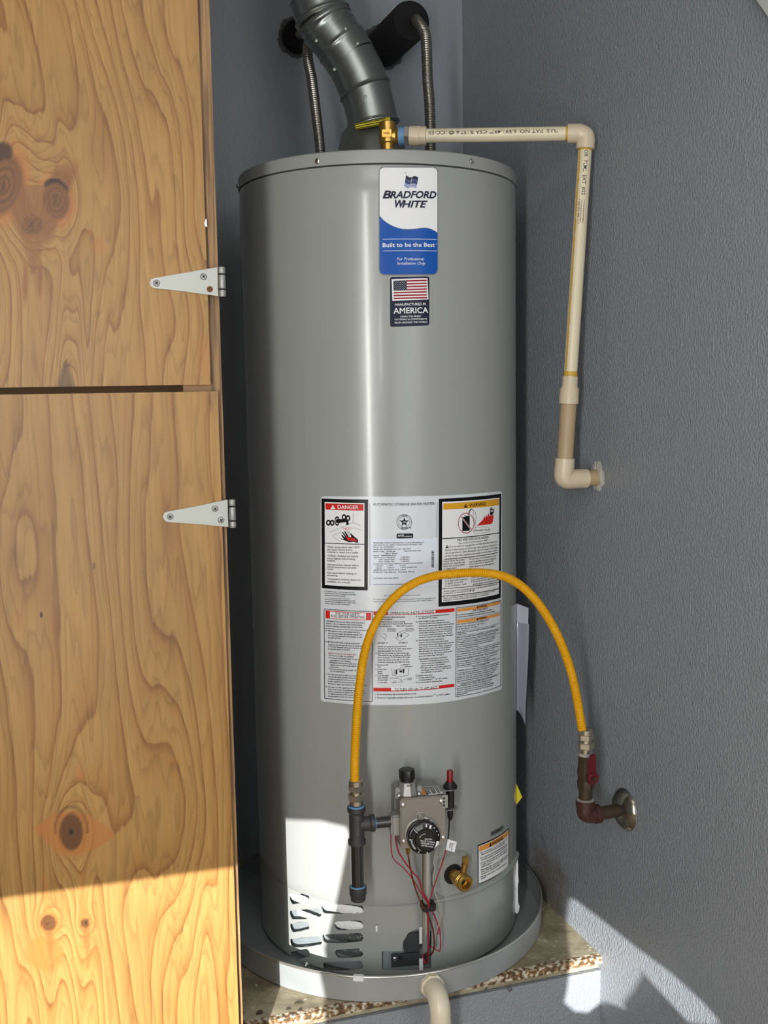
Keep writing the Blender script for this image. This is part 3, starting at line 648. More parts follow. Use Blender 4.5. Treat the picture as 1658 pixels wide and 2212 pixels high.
SLOTS = [((624, 1929), (668, 1953)), ((624, 1960), (694, 1987)), ((625, 1989), (668, 2014)), ((625, 2019), (695, 2049)), ((626, 2048), (669, 2075)),
         ((693, 1951), (784, 1973)), ((722, 1988), (784, 2009)), ((695, 2015), (784, 2036)), ((723, 2049), (784, 2069)), ((697, 2075), (784, 2096))]
base, SP = base_ring()
MB().lathe(P0, (0, 0, 1), [(RB - .016, ZBOT), (RB - .016, ZBASE)], 96, cap0=False, cap1=False).build('inner_shell', pm('inner_shell_grey', (140, 148, 150), .6, metal=.2, var=.3, vscale=30), heater)
for i, kind in ((0, 'w'), (1, 'p'), (5, 'w'), (6, 'w'), (7, 'f'), (8, 'f')):      # what fills some slots
    poly, hz = SP[i]; us = [p[0] for p in poly]; u0, u1 = min(us), max(us); zc = sum(p[1] for p in poly) / len(poly); mb = MB()
    n_ = 26; v = []
    for k_ in range(n_ + 1):
        t = k_ / n_; u = u0 + (u1 - u0) * t
        if kind == 'p' and not .3 < t < .9: u = u0 + (u1 - u0) * (.3 + .6 * t)
        slope = (poly[-1][1] - poly[0][1]) * 0
        hh = hz * (1.0 if kind != 'p' else .7) * math.sqrt(max(.05, 1 - (2 * t - 1)**6))
        for j in range(7):
            q = j / 6 * 2 - 1; bul = (1 - q * q) * (.0022 if kind != 'f' else .0004) + .0016 * (rng.rand() - .5)
            v.append(cyl(u, zc + q * hh, -.003 + bul + (.0022 if kind == 'p' else 0) - (.005 if kind == 'f' else 0)))
    f = [(a * 7 + b_, a * 7 + b_ + 1, a * 7 + b_ + 8, a * 7 + b_ + 7) for a in range(n_) for b_ in range(6)]
    mb.add(v, f).build('slot_insulation' if kind != 'f' else 'slot_foil', M_fluff if kind != 'f' else M_foil, heater)
# inside the burner opening
p0_, p1_ = on_cyl((858, 2062), RB - .012), on_cyl((925, 2090), RB - .012)
er = lambda a: A3(math.sin(a), -math.cos(a), 0); et = lambda a: A3(math.cos(a), math.sin(a), 0)
ab_ = math.atan2(*(on_cyl((880, 2075), RB)[:2] * A3(1, -1, 1)[:2]))
c_ = on_cyl((884, 2072), RB - .008)
br = MB().box(c_, (.034, .0012, .0125), (et(ab_), er(ab_), A3(0, 0, 1))).box(on_cyl((895, 2035), RB - .008), (.020, .0012, .018), (et(ab_), er(ab_), A3(0, 0, 1)))
br.build('burner_bracket', pm('bracket_steel', (74, 78, 80), .4, metal=.6, var=.2, vscale=60), heater, smooth=False)
for px in ((852, 2071), (865, 2069)):
    MB().lathe(on_cyl(px, RB - .006), er(ab_), [(.0042, 0), (.0038, .002), (.002, .003)], 14).build('bracket_screw', M_chrome if px[0] < 860 else M_dark, heater)
for px, w, h in (((909, 2020), .0035, .016), ((909, 2083), .0035, .011)):
    MB().box(on_cyl(px, RB - .001), (w, .0015, h), (et(ab_), er(ab_), A3(0, 0, 1))).build('gasket_strip', M_white, heater, smooth=False)
q = on_cyl((813, 2006), RB); a = math.atan2(q[0], -q[1]); MB().box(q - er(a) * .001, (.0016, .0012, .0058), (et(a), er(a), A3(0, 0, 1))).build('slot_tab', M_white, heater, smooth=False)
# recessed ring and brass drain valve
pd = on_cyl((978, 1888)); ad = math.atan2(pd[0], -pd[1]); DN = er(ad)
esc = MB(); n_ = 48; v = []
for rr, e_ in ((.046, 0.0002), (.044, .0026), (.041, .0006), (.034, -.0002 + .0006), (.022, .0006)):
    for k_ in range(n_): t = 2 * math.pi * k_ / n_; v.append(cyl(R * ad + rr * math.cos(t), pd[2] + rr * math.sin(t), e_))
f = [(i * n_ + k_, i * n_ + (k_ + 1) % n_, (i + 1) * n_ + (k_ + 1) % n_, (i + 1) * n_ + k_) for i in range(4) for k_ in range(n_)]
esc.add(v, f).build('drain_cover', M_tank, heater, ang=60)
dv = thing('drain_valve', 'brass drain valve on the lower right of the grey tank', 'valve', tuple(pd))
MB().lathe(pd - DN * .004, DN, [(.019, 0), (.019, .0048)], 32).build('valve_socket', M_dark, dv)
MB().lathe(pd, DN, [(.0115, .003), (.0115, .014), (.013, .015), (.0125, .030), (.0155, .031), (.0155, .0335), (.0145, .0345), (.0155, .0355), (.0155, .0375), (.0145, .0385), (.0155, .0395), (.0155, .044), (.0140, .046), (.0100, .046), (.0085, .034)], 32, cap1=True).build('body', M_brass, dv)
MB().lathe(pd + DN * .0343, DN, [(.0060, 0), (.0060, .0006)], 6).build('hex_recess', M_dark, dv)
st = pd + DN * .026 + et(ad) * .004
MB().rod(st, st + A3(0, 0, .028) + et(ad) * .006, .0062, 16).build('stem', M_brassd, dv)
MB().box(st + A3(0, 0, .034) + et(ad) * .007, (.0052, .0045, .008), (et(ad), DN, A3(0, 0, 1))).build('stem_tip', M_brass, dv, bevel=.001)

# --- labels
def part_label(k, TL, TR, BR, BL, rad, name, mat, label, e0=.0003, n=30):
    xs, top, bot = rounded(k, TL, TR, BR, BL, rad, n); pr = Print(); pr.band(xs, top, bot, e0); return pr.build(name, mat, heater, label), (xs, top, bot)
B = K(790, 340, 5.822)
LB, _ = part_label(B, (160, 112), (908, 116), (919, 1482), (176, 1486), 12, 'brand_label', M_greyp, 'white and blue maker label near the top of the tank')
xs, top, bot = rounded(B, (172, 128), (896, 130), (906, 1468), (186, 1472), 10.5, 40)
pr = Print(); pr.band(xs, top, bot, .0005); pr.build('white_field', M_white, LB)
wy = lambda x: np.interp((x - 790) * 5.822, [160, 180, 215, 250, 300, 350, 400, 460, 520, 600, 660, 720, 770, 820, 870, 910], [728, 748, 790, 818, 850, 874, 893, 906, 910, 907, 898, 890, 894, 908, 934, 962]) / 5.822 + 340
pr = Print(); pr.band(xs, lambda x: wy(x) - 1.3, lambda x: wy(x) + .1, .0007); pr.build('wave_line', M_greyp, LB)
pr = Print(); pr.band(xs, wy, bot, .0008); pr.build('blue_field', M_bblue, LB)
pr = Print()
pr.text('B', B(215, 515), B(298, 515), 16.2, off=.045, ital=.28); pr.text('RADFORD', B(306, 515), B(868, 515), 14.6, off=.045, ital=.28)
pr.text('W', B(346, 630), B(462, 630), 16.2, off=.045, ital=.28); pr.text('HITE', B(456, 630), B(735, 630), 14.2, off=.045, ital=.28); pr.disc(B(762, 553), 1.5)
pr.build('maker_lettering', M_navy, LB)
fl = [(505, 222), (545, 252), (600, 268), (656, 262), (650, 305), (640, 350), (628, 405), (575, 395), (530, 392), (478, 360), (490, 310)]
for i, (y0, y1, m_) in enumerate(((0, 1, M_navy), (1, 2, M_navy2), (2, 3, M_navy3))):
    pr = Print()
    for x0, x1 in ((0, .47), (.51, 1)):
        def fp(s_, t):
            l = np.array([505 - t * 27, 222 + t * 140]); r_ = np.array([656 - t * 28, 262 + t * 140]); p = l + (r_ - l) * s_; return B(p[0], p[1] + 18 * math.sin(s_ * 6.0) * 1.0)
        for k_ in range(4):
            a, b_ = x0 + (x1 - x0) * k_ / 4, x0 + (x1 - x0) * (k_ + 1) / 4
            pr.quad(fp(a, y0 / 3 + .012), fp(b_, y0 / 3 + .012), fp(b_, y1 / 3 - .012), fp(a, y1 / 3 - .012), .0011)
    if i == 0: pr.line(B(486, 200), B(508, 192), 1)
    pr.build('flag_mark', m_, LB)
pr = Print(); pr.line(B(210, 1030), B(885, 1033), .9); pr.line(B(215, 1178), B(888, 1178), .9)
pr.text('Built to be the Best', B(210, 1130), B(862, 1126), 8.8, off=.014); pr.disc(B(880, 1092), .8)
pr.text('For Professional', B(390, 1296), B(722, 1294), 6.2, ital=.25); pr.text('Installation Only', B(390, 1350), B(740, 1350), 6.2, ital=.25)
pr.build('slogan_lettering', M_white, LB)
LF, _ = part_label(B, (303, 1503), (796, 1497), (810, 2112), (322, 2132), 5, 'origin_label', M_navy, 'small navy label with a striped flag under the maker label')
pr = Print(); pr.quad(B(322, 1532), B(772, 1520), B(784, 1786), B(332, 1806), .0006); pr.build('flag_white', M_white, LF)
pr = Print()
Fp = lambda s_, t: B(344 + s_ * (762 - 344) + t * 4, (1552 + t * (1784 - 1552)) + s_ * (1538 - 1552) + s_ * t * 4)
for k_ in range(7):
    t0_, t1_ = (2 * k_) / 13, (2 * k_ + 1) / 13; x0 = .40 if k_ < 4 else 0
    pr.quad(Fp(x0, t0_), Fp(1, t0_), Fp(1, t1_), Fp(x0, t1_), .0009)
pr.build('flag_stripes', M_dred, LF)
pr = Print(); pr.quad(Fp(0, 0), Fp(.40, 0), Fp(.40, 7 / 13), Fp(0, 7 / 13), .0010); pr.build('flag_canton', M_navy, LF)
pr = Print()
for r_ in range(9):
    for c in range(6 if r_ % 2 == 0 else 5):
        p = Fp((.035 + (c + (.5 if r_ % 2 else 0)) * .066), (.05 + r_ * .054)); pr.disc(p, .62, .0013, 6)
pr.text('MANUFACTURED IN', B(366, 1868), B(752, 1858), 5.2, off=.02); pr.text('AMERICA', B(346, 1966), B(778, 1955), 12, off=.02)
pr.text('USING THE FINEST', B(432, 2014), B(693, 2008), 3.6, off=.01); pr.text('MATERIALS & COMPONENTS', B(362, 2050), B(764, 2042), 3.6, off=.01); pr.text('FROM AROUND THE WORLD', B(362, 2092), B(768, 2080), 3.8, off=.01)
pr.build('origin_lettering', M_white, LF)

# big instruction panel: one sheet, curved lower edge
I1 = K(690, 1060, 8.85); I2 = K(795, 1070, 9.218); I3 = K(940, 1055, 8.675); I4 = K(690, 1300, 10.054); I5 = K(800, 1300, 8.726); I6 = K(975, 1295, 10.058)
xs = np.unique(np.r_[np.linspace(692.5, 698, 8), np.linspace(698, 1078, 60), np.linspace(1078, 1083.5, 8)])
ty = lambda x: np.interp(x, [692, 700, 760, 857, 946, 1010, 1082], [1073, 1072, 1072.6, 1072.8, 1071, 1067.5, 1061]) + max(0, 5 - math.sqrt(max(0, 25 - max(0, 697.5 - x)**2))) + max(0, 5 - math.sqrt(max(0, 25 - max(0, x - 1078.5)**2)))
by = lambda x: np.interp(x, [692, 700, 750, 807, 870, 935, 985, 1030, 1082], [1514, 1515.5, 1520.5, 1523, 1523, 1519.5, 1513, 1504, 1489.5]) - max(0, 5 - math.sqrt(max(0, 25 - max(0, 697.5 - x)**2))) - max(0, 5 - math.sqrt(max(0, 25 - max(0, x - 1078.5)**2)))
pr = Print(); pr.band(xs, ty, by, .0003); LI = pr.build('instruction_panel', M_paper, heater, 'large white sheet of printed warnings and lighting instructions')
blk, wht, red, amb, orn, drd, crd = Print(), Print(), Print(), Print(), Print(), Print(), Print()
def rectf(P_, k, tl, tr, br_, bl, e=.0009):
    q = Print(); q.quad(k(*tl), k(*tr), k(*br_), k(*bl), e); nm, m_ = {id(blk): ('box_frame', M_black), id(wht): ('white_field', M_white), id(red): ('red_band', M_red), id(amb): ('amber_band', M_amber), id(orn): ('orange_band', M_oran), id(crd): ('data_card', M_card)}[id(P_)]; q.build(nm, m_, LI)
def rows(P_, k, L_, h, off=.006):
    for t, x0, y0, x1, y1 in L_: P_.text(t, k(x0, y0), k(x1, y1), h, off=off)
def tri_mark(Pt, Pe, k, cx, by_, w, h, slope=0):
    Pt.poly([k(cx - w / 2, by_ - slope * w / 2 * -1), k(cx + w / 2, by_ + slope * w / 2), k(cx, by_ - h)], .0013)
    Pe.quad(k(cx - w * .05, by_ - h * .68), k(cx + w * .05, by_ - h * .68), k(cx + w * .04, by_ - h * .3), k(cx - w * .04, by_ - h * .3), .0016); Pe.disc(k(cx, by_ - h * .16), w * .055 / 8.8, .0016, 8)
# danger box
rectf(blk, I1, (38, 148), (928, 168), (920, 1905), (48, 1860), .0006); rectf(wht, I1, (100, 215), (858, 235), (855, 1838), (105, 1800), .0008)
rectf(red, I1, (115, 238), (838, 258), (838, 380), (118, 358), .0010); wht.text('DANGER', I1(350, 344), I1(745, 354), 8.2, .0013, off=.018)
tri_mark(wht, blk, I1, 258, 348, 92, 82)
blk.line(I1(102, 999), I1(856, 1022), 1.5)
rows(blk, I1, [('Water temperature over 125\u00b0F', 150, 1088, 762, 1098), ('can cause severe burns', 150, 1136, 622, 1148), ('instantly or death from scalds.', 150, 1184, 745, 1198), ('Children, disabled and elderly', 150, 1254, 745, 1272), ('are at highest risk of being', 150, 1304, 678, 1322), ('scalded.', 150, 1348, 302, 1354), ('See instruction manual before', 150, 1424, 750, 1444), ('setting temperature at water', 150, 1468, 710, 1488), ('heater.', 150, 1512, 275, 1516), ('Feel water before bathing or', 150, 1580, 710, 1600), ('showering.', 150, 1628, 355, 1638), ('Temperature limiting valves are', 150, 1698, 782, 1722), ('available, see manual.', 150, 1750, 590, 1770)], 4.1, .012)
rows(blk, I1, [('CAUTION: Hotter water increases the risk', 102, 1930, 668, 1958), ('of scald injury. Before changing temperature', 102, 1968, 702, 1996), ('setting see instruction manual.', 102, 2006, 500, 2026), ('It is recommended that an ASSE approved', 102, 2084, 684, 2116), ('mixing valve be installed at the outlet of this', 102, 2122, 692, 2154), ('unit to reduce the risk of scald injury.', 102, 2160, 592, 2188)], 2.6, .010)
blk.line(I1(118, 2045), I1(578, 2068), .5)
for cx, cy in ((172, 610), (245, 612), (470, 505), (545, 525)):
    blk.ring(I1(cx, cy), 2.2, 4.9, sy=1.35, n=20)
blk.ring(I1(338, 578), 3.6, 5.4, sy=1.9, n=26); blk.poly([I1(*p) for p in ((312, 560), (330, 540), (520, 545), (548, 562), (562, 650), (512, 655), (508, 600), (335, 618), (312, 600))])
for p in ([(642, 415), (642, 608), (790, 672)], [(642, 608), (190, 795)], [(430, 785), (275, 845), (265, 880), (378, 958)], [(600, 715), (700, 712), (808, 765)]): blk.path([I1(*q) for q in p], .5)
red.text('HOT', I1(462, 748), I1(606, 752), 5.6, .0013)
blk.poly([I1(*p) for p in ((408, 908), (470, 925), (415, 850), (428, 838), (500, 900), (432, 795), (448, 788), (520, 870), (470, 775), (488, 768), (560, 880), (608, 890), (585, 795), (660, 870), (738, 935), (735, 998), (650, 975), (560, 985), (500, 955), (410, 920))])
red.poly([I1(*p) for p in ((500, 850), (545, 885), (612, 905), (640, 900), (712, 940), (705, 965), (600, 950), (530, 930))], .0013)
for dx in (0, 22, 44): blk.line(I1(520 + dx, 760), I1(535 + dx, 860), .6)
red.text('BURN', I1(535, 962), I1(705, 968), 3.2, .0015)
# data plate
blk.line(I2(32, 165), I2(38, 1790), .6); blk.line(I2(1368, 140), I2(1362, 835), .6)
blk.text('AUTOMATIC STORAGE WATER HEATER', I2(92, 202), I2(1318, 184), 5.3, off=.006)
rectf(crd, I2, (38, 866), (1362, 842), (1370, 1790), (40, 1812), .0006)
rows(blk, I2, [('BRADFORD WHITE CORPORATION  www.bradfordwhite.com', 106, 958, 1105, 944), ('200 LAFAYETTE STREET  MIDDLEVILLE MI 49333  USA', 106, 1000, 1065, 986), ('Model  No: MI5036FBN', 106, 1042, 498, 1038), ('Serial No: SK50442133  S/P: -264-026', 106, 1086, 845, 1074), ('Nom. Cap.:  50.00 gal', 106, 1128, 535, 1122), ('Type: NATURAL GAS', 708, 1118, 1042, 1110), ('189.3 liters', 332, 1168, 580, 1164), ('Input:  34000(Btu/hr)', 106, 1208, 552, 1204), ('Gas Pressure Manifold :', 106, 1250, 545, 1246), ('4 .0(InWC)', 646, 1244, 818, 1240), ('Inlet Supply Max :', 210, 1290, 545, 1286), ('14 .0(InWC)', 625, 1284, 818, 1280), ('Inlet Supply Min :', 210, 1330, 545, 1326), ('5 .0(InWC)', 646, 1324, 818, 1320), ('CLOSET INSTALLATION MINIMUM CLEARANCES IN INCHES', 106, 1374, 1082, 1354), ('4 FRONT', 150, 1416, 290, 1414), ('1 LEFT', 378, 1412, 498, 1410), ('18 TOP', 625, 1408, 742, 1406), ('1 BACK', 150, 1458, 270, 1456), ('1 RIGHT', 378, 1454, 520, 1450), ('6 VENT CONNECTOR', 646, 1448, 966, 1440), ('ANSI Z21.10.1-2019/CSA 4.1-2019', 106, 1498, 745, 1486), ('Pressure: Test 300 psi,  Working 150 psi', 106, 1540, 918, 1526), ('CATEGORY I NATURAL DRAFT', 106, 1664, 600, 1656), ('ULTRA LOW NOX COMPLIES W/JURISDICTIONS HAVING 14NG/J', 106, 1788, 985, 1772)], 2.7, .014)
blk.text('Pat or pending - bradfordwhite.com/patents', I2(322, 2006), I2(1042, 1990), 2.6); blk.text('This water heater meets or exceeds the requirements of uniform application; the', I2(92, 2078), I2(1335, 2052), 2.6); blk.text('minimum efficiency requirements of NAECA Standard 90.1 (latest edition)', I2(92, 2122), I2(1280, 2096), 2.6)
blk.ring(I2(714, 530), 15.4, 16.4, n=48); blk.ring(I2(714, 530), 11.5, 12.2, n=48)
blk.poly([(I2(714, 530)[0] + (10.6 if i % 2 == 0 else 4.1) * math.sin(math.pi * i / 5), I2(714, 530)[1] - (10.6 if i % 2 == 0 else 4.1) * math.cos(math.pi * i / 5)) for i in range(10)])
wht.text('CSA', I2(690, 545), I2(748, 545), 3, .0014, off=.02); blk.text('DESIGN', I2(668, 418), I2(772, 416), 2.4, off=.02); blk.text('CERTIFIED', I2(650, 668), I2(795, 664), 3.2, off=.02); blk.ring(I2(836, 648), .8, 1.5, n=12)
xs_, tp, bt = rounded(I2, (562, 762), (892, 756), (892, 852), (568, 858), 2.6, 14); blk.band(xs_, tp, bt, .0009)
wht.text('ADTEK', I2(584, 820), I2(712, 816), 4, .0013, off=.03); wht.text('company', I2(722, 826), I2(868, 822), 3, .0013)
y_ = 1105
while y_ < 1432:
    w = rng.choice([6, 9, 14]); crd_y = y_; blk.quad(I2(1254, y_), I2(1306, y_), I2(1306, min(y_ + w, 1432)), I2(1254, min(y_ + w, 1432)), .0010); y_ += w + rng.choice([4, 6, 9])
# warning box
rectf(blk, I3, (62, 195), (1228, 98), (1218, 2048), (55, 2215), .0006)
rectf(wht, I3, (125, 252), (1192, 172), (1182, 1975), (115, 2132), .0008)
rectf(amb, I3, (142, 282), (1182, 190), (1180, 315), (142, 398), .0010)
blk.text('WARNING', I3(625, 350), I3(930, 315), 7.4, .0013, off=.02)
tri_mark(blk, amb, I3, 562, 358, 76, 76)
for y0, y1, w in ((922, 818, 1.8), (1868, 1738, 1.3), (2010, 1862, 1.6)): blk.line(I3(122, y0 + (20 if y0 == 922 else 10)), I3(1186, y1 + 12), w)
blk.line(I3(165, 1328), I3(1160, 1202), 1.5)
rows(blk, I3, [('FIRE AND EXPLOSION HAZARD', 405, 990, 990, 930)], 5.2, .016)
rows(blk, I3, [('Can result in serious injury or death', 425, 1044, 968, 980), ('Do not store or use gasoline or other flammable vapors and', 258, 1108, 1142, 1006), ('liquids in the vicinity of this or any other appliance. Storage of or', 175, 1172, 1152, 1064), ('use of gasoline or other flammable vapors or liquids in the vicinity', 175, 1226, 1155, 1116), ('of this or any other appliance can result in serious injury or death.', 175, 1284, 1152, 1168), ('Vapors from flammable', 138, 1382, 540, 1346), ('liquids can explode and', 138, 1428, 540, 1394), ('catch fire causing death', 138, 1476, 540, 1440), ('or severe burns.', 138, 1524, 400, 1500), ('Do not use or store flammable products', 625, 1340, 1130, 1272), ('such as gasoline, solvents or adhesives', 625, 1390, 1130, 1320), ('in the same room or area near the', 625, 1436, 1075, 1370), ('water heater or any other appliance', 625, 1484, 1085, 1418), ('1. away from ignition source,', 178, 1706, 605, 1660), ('2. in approved containers,', 178, 1750, 600, 1706), ('3. tightly closed and', 178, 1798, 510, 1760), ('4. out of children\u2019s reach.', 178, 1846, 582, 1800), ('2. are heavier than air', 660, 1680, 950, 1632), ('3. go a long way on the floor and', 660, 1726, 1080, 1650), ('4. can be carried from other rooms to', 660, 1764, 1125, 1690), ('ignition ignition sources by air currents', 692, 1812, 1165, 1724), ('Water heaters in residential garages must be installed and located to', 145, 1946, 1145, 1800), ('protected, to avoid physical damage.', 145, 1986, 738, 1916), ('Read and follow water heater warnings and instructions. If owner\u2019s', 145, 2072, 1108, 1930), ('manual is missing contact the distributor or manufacturer.', 145, 2108, 1000, 1992)], 3.9, .010)
tri_mark(blk, wht, I3, 212, 1118, 64, 62)
red2 = drd; red2.ring(I3(568, 650), 16.2, 17.4, n=44, sy=1.28)
blk.poly([I3(*p) for p in ((495, 545), (540, 520), (548, 495), (556, 518), (636, 505), (634, 790), (498, 800))])
wht.quad(I3(512, 528), I3(550, 520), I3(550, 530), I3(512, 540), .0014)
wht.line(I3(476, 532), I3(662, 772), 2.6, .0014); red2.line(I3(476, 532), I3(662, 772), 1.4, .0017)
blk.path([I3(*p) for p in ((616, 490), (628, 430), (652, 398), (680, 382))], 2.0)
blk.path([I3(*p) for p in ((685, 390), (735, 440), (760, 530), (742, 620), (752, 700), (740, 745))], .6); blk.path([I3(*p) for p in ((685, 390), (705, 460), (712, 560), (728, 640), (722, 720))], .5)
cl = [(715, 770), (740, 740), (790, 735), (850, 725), (910, 718), (970, 722), (1005, 745), (1012, 780), (980, 815), (920, 825), (860, 840), (790, 855), (725, 850), (708, 815), (715, 770)]
blk.path([I3(*p) for p in cl], .5); blk.text('Flammable Vapors', I3(725, 806), I3(1005, 780), 4.0, off=.01)
red.poly([I3(*p) for p in ((765, 700), (870, 600), (885, 570), (890, 590), (905, 515), (925, 560), (945, 490), (960, 540), (985, 460), (1000, 520), (1020, 500), (1050, 520), (1075, 480), (1080, 540), (1068, 600), (1060, 640), (1040, 665))], .0011)
blk.poly([I3(*p) for p in ((1005, 500), (1018, 440), (1008, 385), (1040, 345), (1050, 355), (1022, 395), (1030, 440), (1068, 440), (1078, 375), (1092, 378), (1085, 450), (1060, 480), (1050, 520), (1030, 490))], .0013); blk.disc(I3(1050, 395), 1.9, sy=1.2)
# operating instructions
for tl, tr, br_, bl, w in (((105, 152), (1145, 208), (1142, 2160), (115, 2090), 1.1),):
    c = [I4(*p) for p in (tl, tr, br_, bl)]; 
    for a, b_ in zip(c, c[1:] + c[:1]): blk.line(a, b_, w)
rectf(red, I4, (132, 182), (1122, 238), (1120, 398), (135, 355), .0008); rectf(wht, I4, (228, 208), (1010, 245), (1008, 385), (232, 350), .0010)
rows(blk, I4, [('FOR YOUR SAFETY', 355, 278, 872, 302)], 5.4, .016); rows(blk, I4, [('READ BEFORE OPERATING', 250, 330, 990, 362)], 5.4, .016)
blk.line(I4(115, 570), I4(1140, 622), .8)
rows(blk, I4, [('WARNING: If you do not follow these instructions', 145, 428, 985, 468), ('exactly, a fire or explosion may result causing', 145, 478, 920, 516), ('property damage, personal injury or loss of life.', 145, 530, 940, 566), ('A. This appliance has a pilot which is lit by a', 135, 634, 880, 676), ('piezo-electric spark gas ignition system. Do', 190, 690, 930, 728), ('not open the inner door and attempt to light', 190, 740, 928, 780), ('the pilot by hand.', 190, 790, 468, 802), ('B. BEFORE LIGHTING: smell all around the', 135, 876, 872, 920), ('appliance area for gas. Be sure to smell next', 190, 936, 950, 974), ('to the floor because some gas is heavier than', 190, 982, 945, 1020), ('air and will settle on the floor.', 190, 1032, 672, 1058), ('* Do not try to light any appliance.', 195, 1170, 752, 1206), ('* Do not touch any electric switch; do not use', 195, 1222, 870, 1264), ('any phone in your building.', 235, 1280, 680, 1306), ('* Immediately call your gas supplier from a', 195, 1322, 840, 1362), ('neighbor\u2019s phone. Follow the gas supplier\u2019s', 235, 1376, 820, 1410), ('instructions.', 235, 1424, 425, 1432), ('* If you cannot reach your gas supplier, call', 195, 1462, 800, 1502), ('the fire department.', 235, 1512, 552, 1534), ('C. Use only your hand to push in or turn', 140, 1576, 790, 1618), ('control knob. Never use tools. If the knob', 190, 1632, 785, 1668), ('not push in or turn by hand, don\u2019t try to repair', 190, 1682, 760, 1716), ('it, call a qualified service technician.', 190, 1734, 765, 1766), ('attempted repair may result in a fire or explosion.', 190, 1784, 1025, 1826), ('D. Do not use this appliance if any part has', 140, 1852, 960, 1892), ('been under water. Immediately call a qualified', 190, 1906, 972, 1944), ('service technician to inspect the appliance and', 190, 1956, 985, 1992), ('to replace any part of the control system and', 190, 2004, 955, 2040), ('any gas control which has been under water.', 190, 2054, 940, 2090)], 3.0, .014)
drd.text('WHAT TO DO IF YOU SMELL GAS', I4(195, 1126), I4(795, 1162), 3.0, off=.01)
rectf(red, I5, (55, 180), (1575, 118), (1578, 182), (55, 245), .0008); rectf(wht, I5, (330, 170), (1218, 158), (1222, 200), (330, 238), .0010); blk.text('OPERATING INSTRUCTIONS', I5(370, 232), I5(1190, 206), 5.2, .0013, off=.018)
rectf(red, I5, (55, 1618), (1568, 1542), (1572, 1600), (55, 1684), .0008); rectf(wht, I5, (385, 1604), (1280, 1580), (1282, 1622), (388, 1672), .0010); blk.text('TO TURN OFF GAS TO APPLIANCE', I5(455, 1672), I5(1252, 1632), 5.4, .0013, off=.018)
rows(blk, I5, [('1. STOP! Read the safety information', 95, 298, 650, 294), ('of this label.', 135, 342, 420, 338), ('2. Set thermostat to lowest setting.', 95, 384, 652, 382), ('3. Push in gas control knob partially depress gas', 95, 424, 788, 416), ('turn clockwise         to "OFF" position.', 135, 468, 815, 460), ('EXHIBIT A', 135, 788, 325, 784), ('EXHIBIT B', 535, 784, 692, 782), ('NOTE: On exhibit B, knob cannot be', 135, 856, 668, 848), ('turned from "PILOT" to "OFF" unless knob is', 135, 894, 785, 888), ('depressed slightly. Do not force.', 135, 936, 600, 932), ('4. Wait five (5) minutes to clear out any gas.', 95, 978, 728, 972), ('Then smell for gas, including near the floor.', 135, 1018, 758, 1012), ('If you smell gas, STOP! Follow "B" in the', 135, 1060, 738, 1052), ('safety information at the left on this label.', 135, 1104, 728, 1096), ('If you don\u2019t smell gas, go to the next step.', 135, 1146, 735, 1138), ('5. Remove outer', 92, 1200, 335, 1196), ('door.', 135, 1236, 200, 1236), ('6. Locate piezo', 92, 1280, 318, 1278), ('igniter', 135, 1322, 225, 1320), ('button.', 135, 1360, 232, 1360), ('7. Look into sight', 92, 1402, 340, 1400), ('glass window', 135, 1442, 332, 1440), ('on inner door', 135, 1484, 328, 1480), ('to view pilot.', 135, 1526, 315, 1524),
    ('8. Turn the gas control knob counterclockwise', 855, 290, 1475, 246), ('         to "PILOT" position.', 905, 322, 1262, 304), ('9a. FOR EXHIBIT A GAS CONTROLS:', 850, 388, 1388, 356), ('Depress and hold down red pilot-set button.', 908, 424, 1488, 386), ('Immediately depress piezo igniter button until you', 908, 468, 1562, 420), ('hear a "click" sound, then release. Continue to', 908, 514, 1535, 468), ('hold down the pilot-set button for about one (1)', 908, 556, 1532, 508), ('minute after the pilot is lit. Release the pilot-set', 908, 596, 1532, 548), ('button and it should pop back up. Pilot should', 908, 638, 1520, 594), ('remain lit. If it goes out, repeat steps 3 through 9.', 908, 682, 1555, 630), ('9b. FOR EXHIBIT B GAS CONTROLS:', 850, 742, 1382, 706), ('Depress and hold down gas control knob.', 908, 780, 1465, 742), ('Immediately depress piezo igniter button until you', 908, 822, 1565, 772), ('hear a "click" sound, then release. Continue to', 908, 864, 1528, 820), ('hold down the knob for about one (1) minute', 908, 904, 1502, 860), ('after the pilot is lit. Release the knob and it', 908, 948, 1480, 904), ('should pop back up. Pilot should remain lit, if it', 908, 990, 1530, 940), ('goes out, repeat steps 3 through 9.', 908, 1034, 1385, 996), ('FOR EXHIBIT A & B GAS CONTROLS:', 908, 1094, 1440, 1056), ('\u2022 If button or knob does not pop up when', 920, 1134, 1468, 1092), ('released, stop and immediately call your', 945, 1176, 1478, 1132), ('service technician or gas supplier.', 945, 1216, 1395, 1180), ('\u2022 If the pilot will not stay lit after several tries,', 920, 1258, 1510, 1212), ('turn the gas control knob to "OFF" and call', 945, 1300, 1510, 1252), ('your technician or gas supplier.', 945, 1342, 1358, 1306), ('10. Replace outer door.', 850, 1402, 1168, 1386), ('11. Turn gas control knob', 850, 1444, 1195, 1424), ('counterclockwise         to "ON" position.', 905, 1484, 1450, 1444), ('12. Set thermostat to desired setting.', 850, 1532, 1348, 1496), ('1. Set the thermostat dial to lowest possible setting.', 85, 1754, 860, 1736), ('2. Rotate and if applicable partially depress gas control knob clockwise         to "OFF" position.', 85, 1816, 1495, 1744)], 3.0, .014)
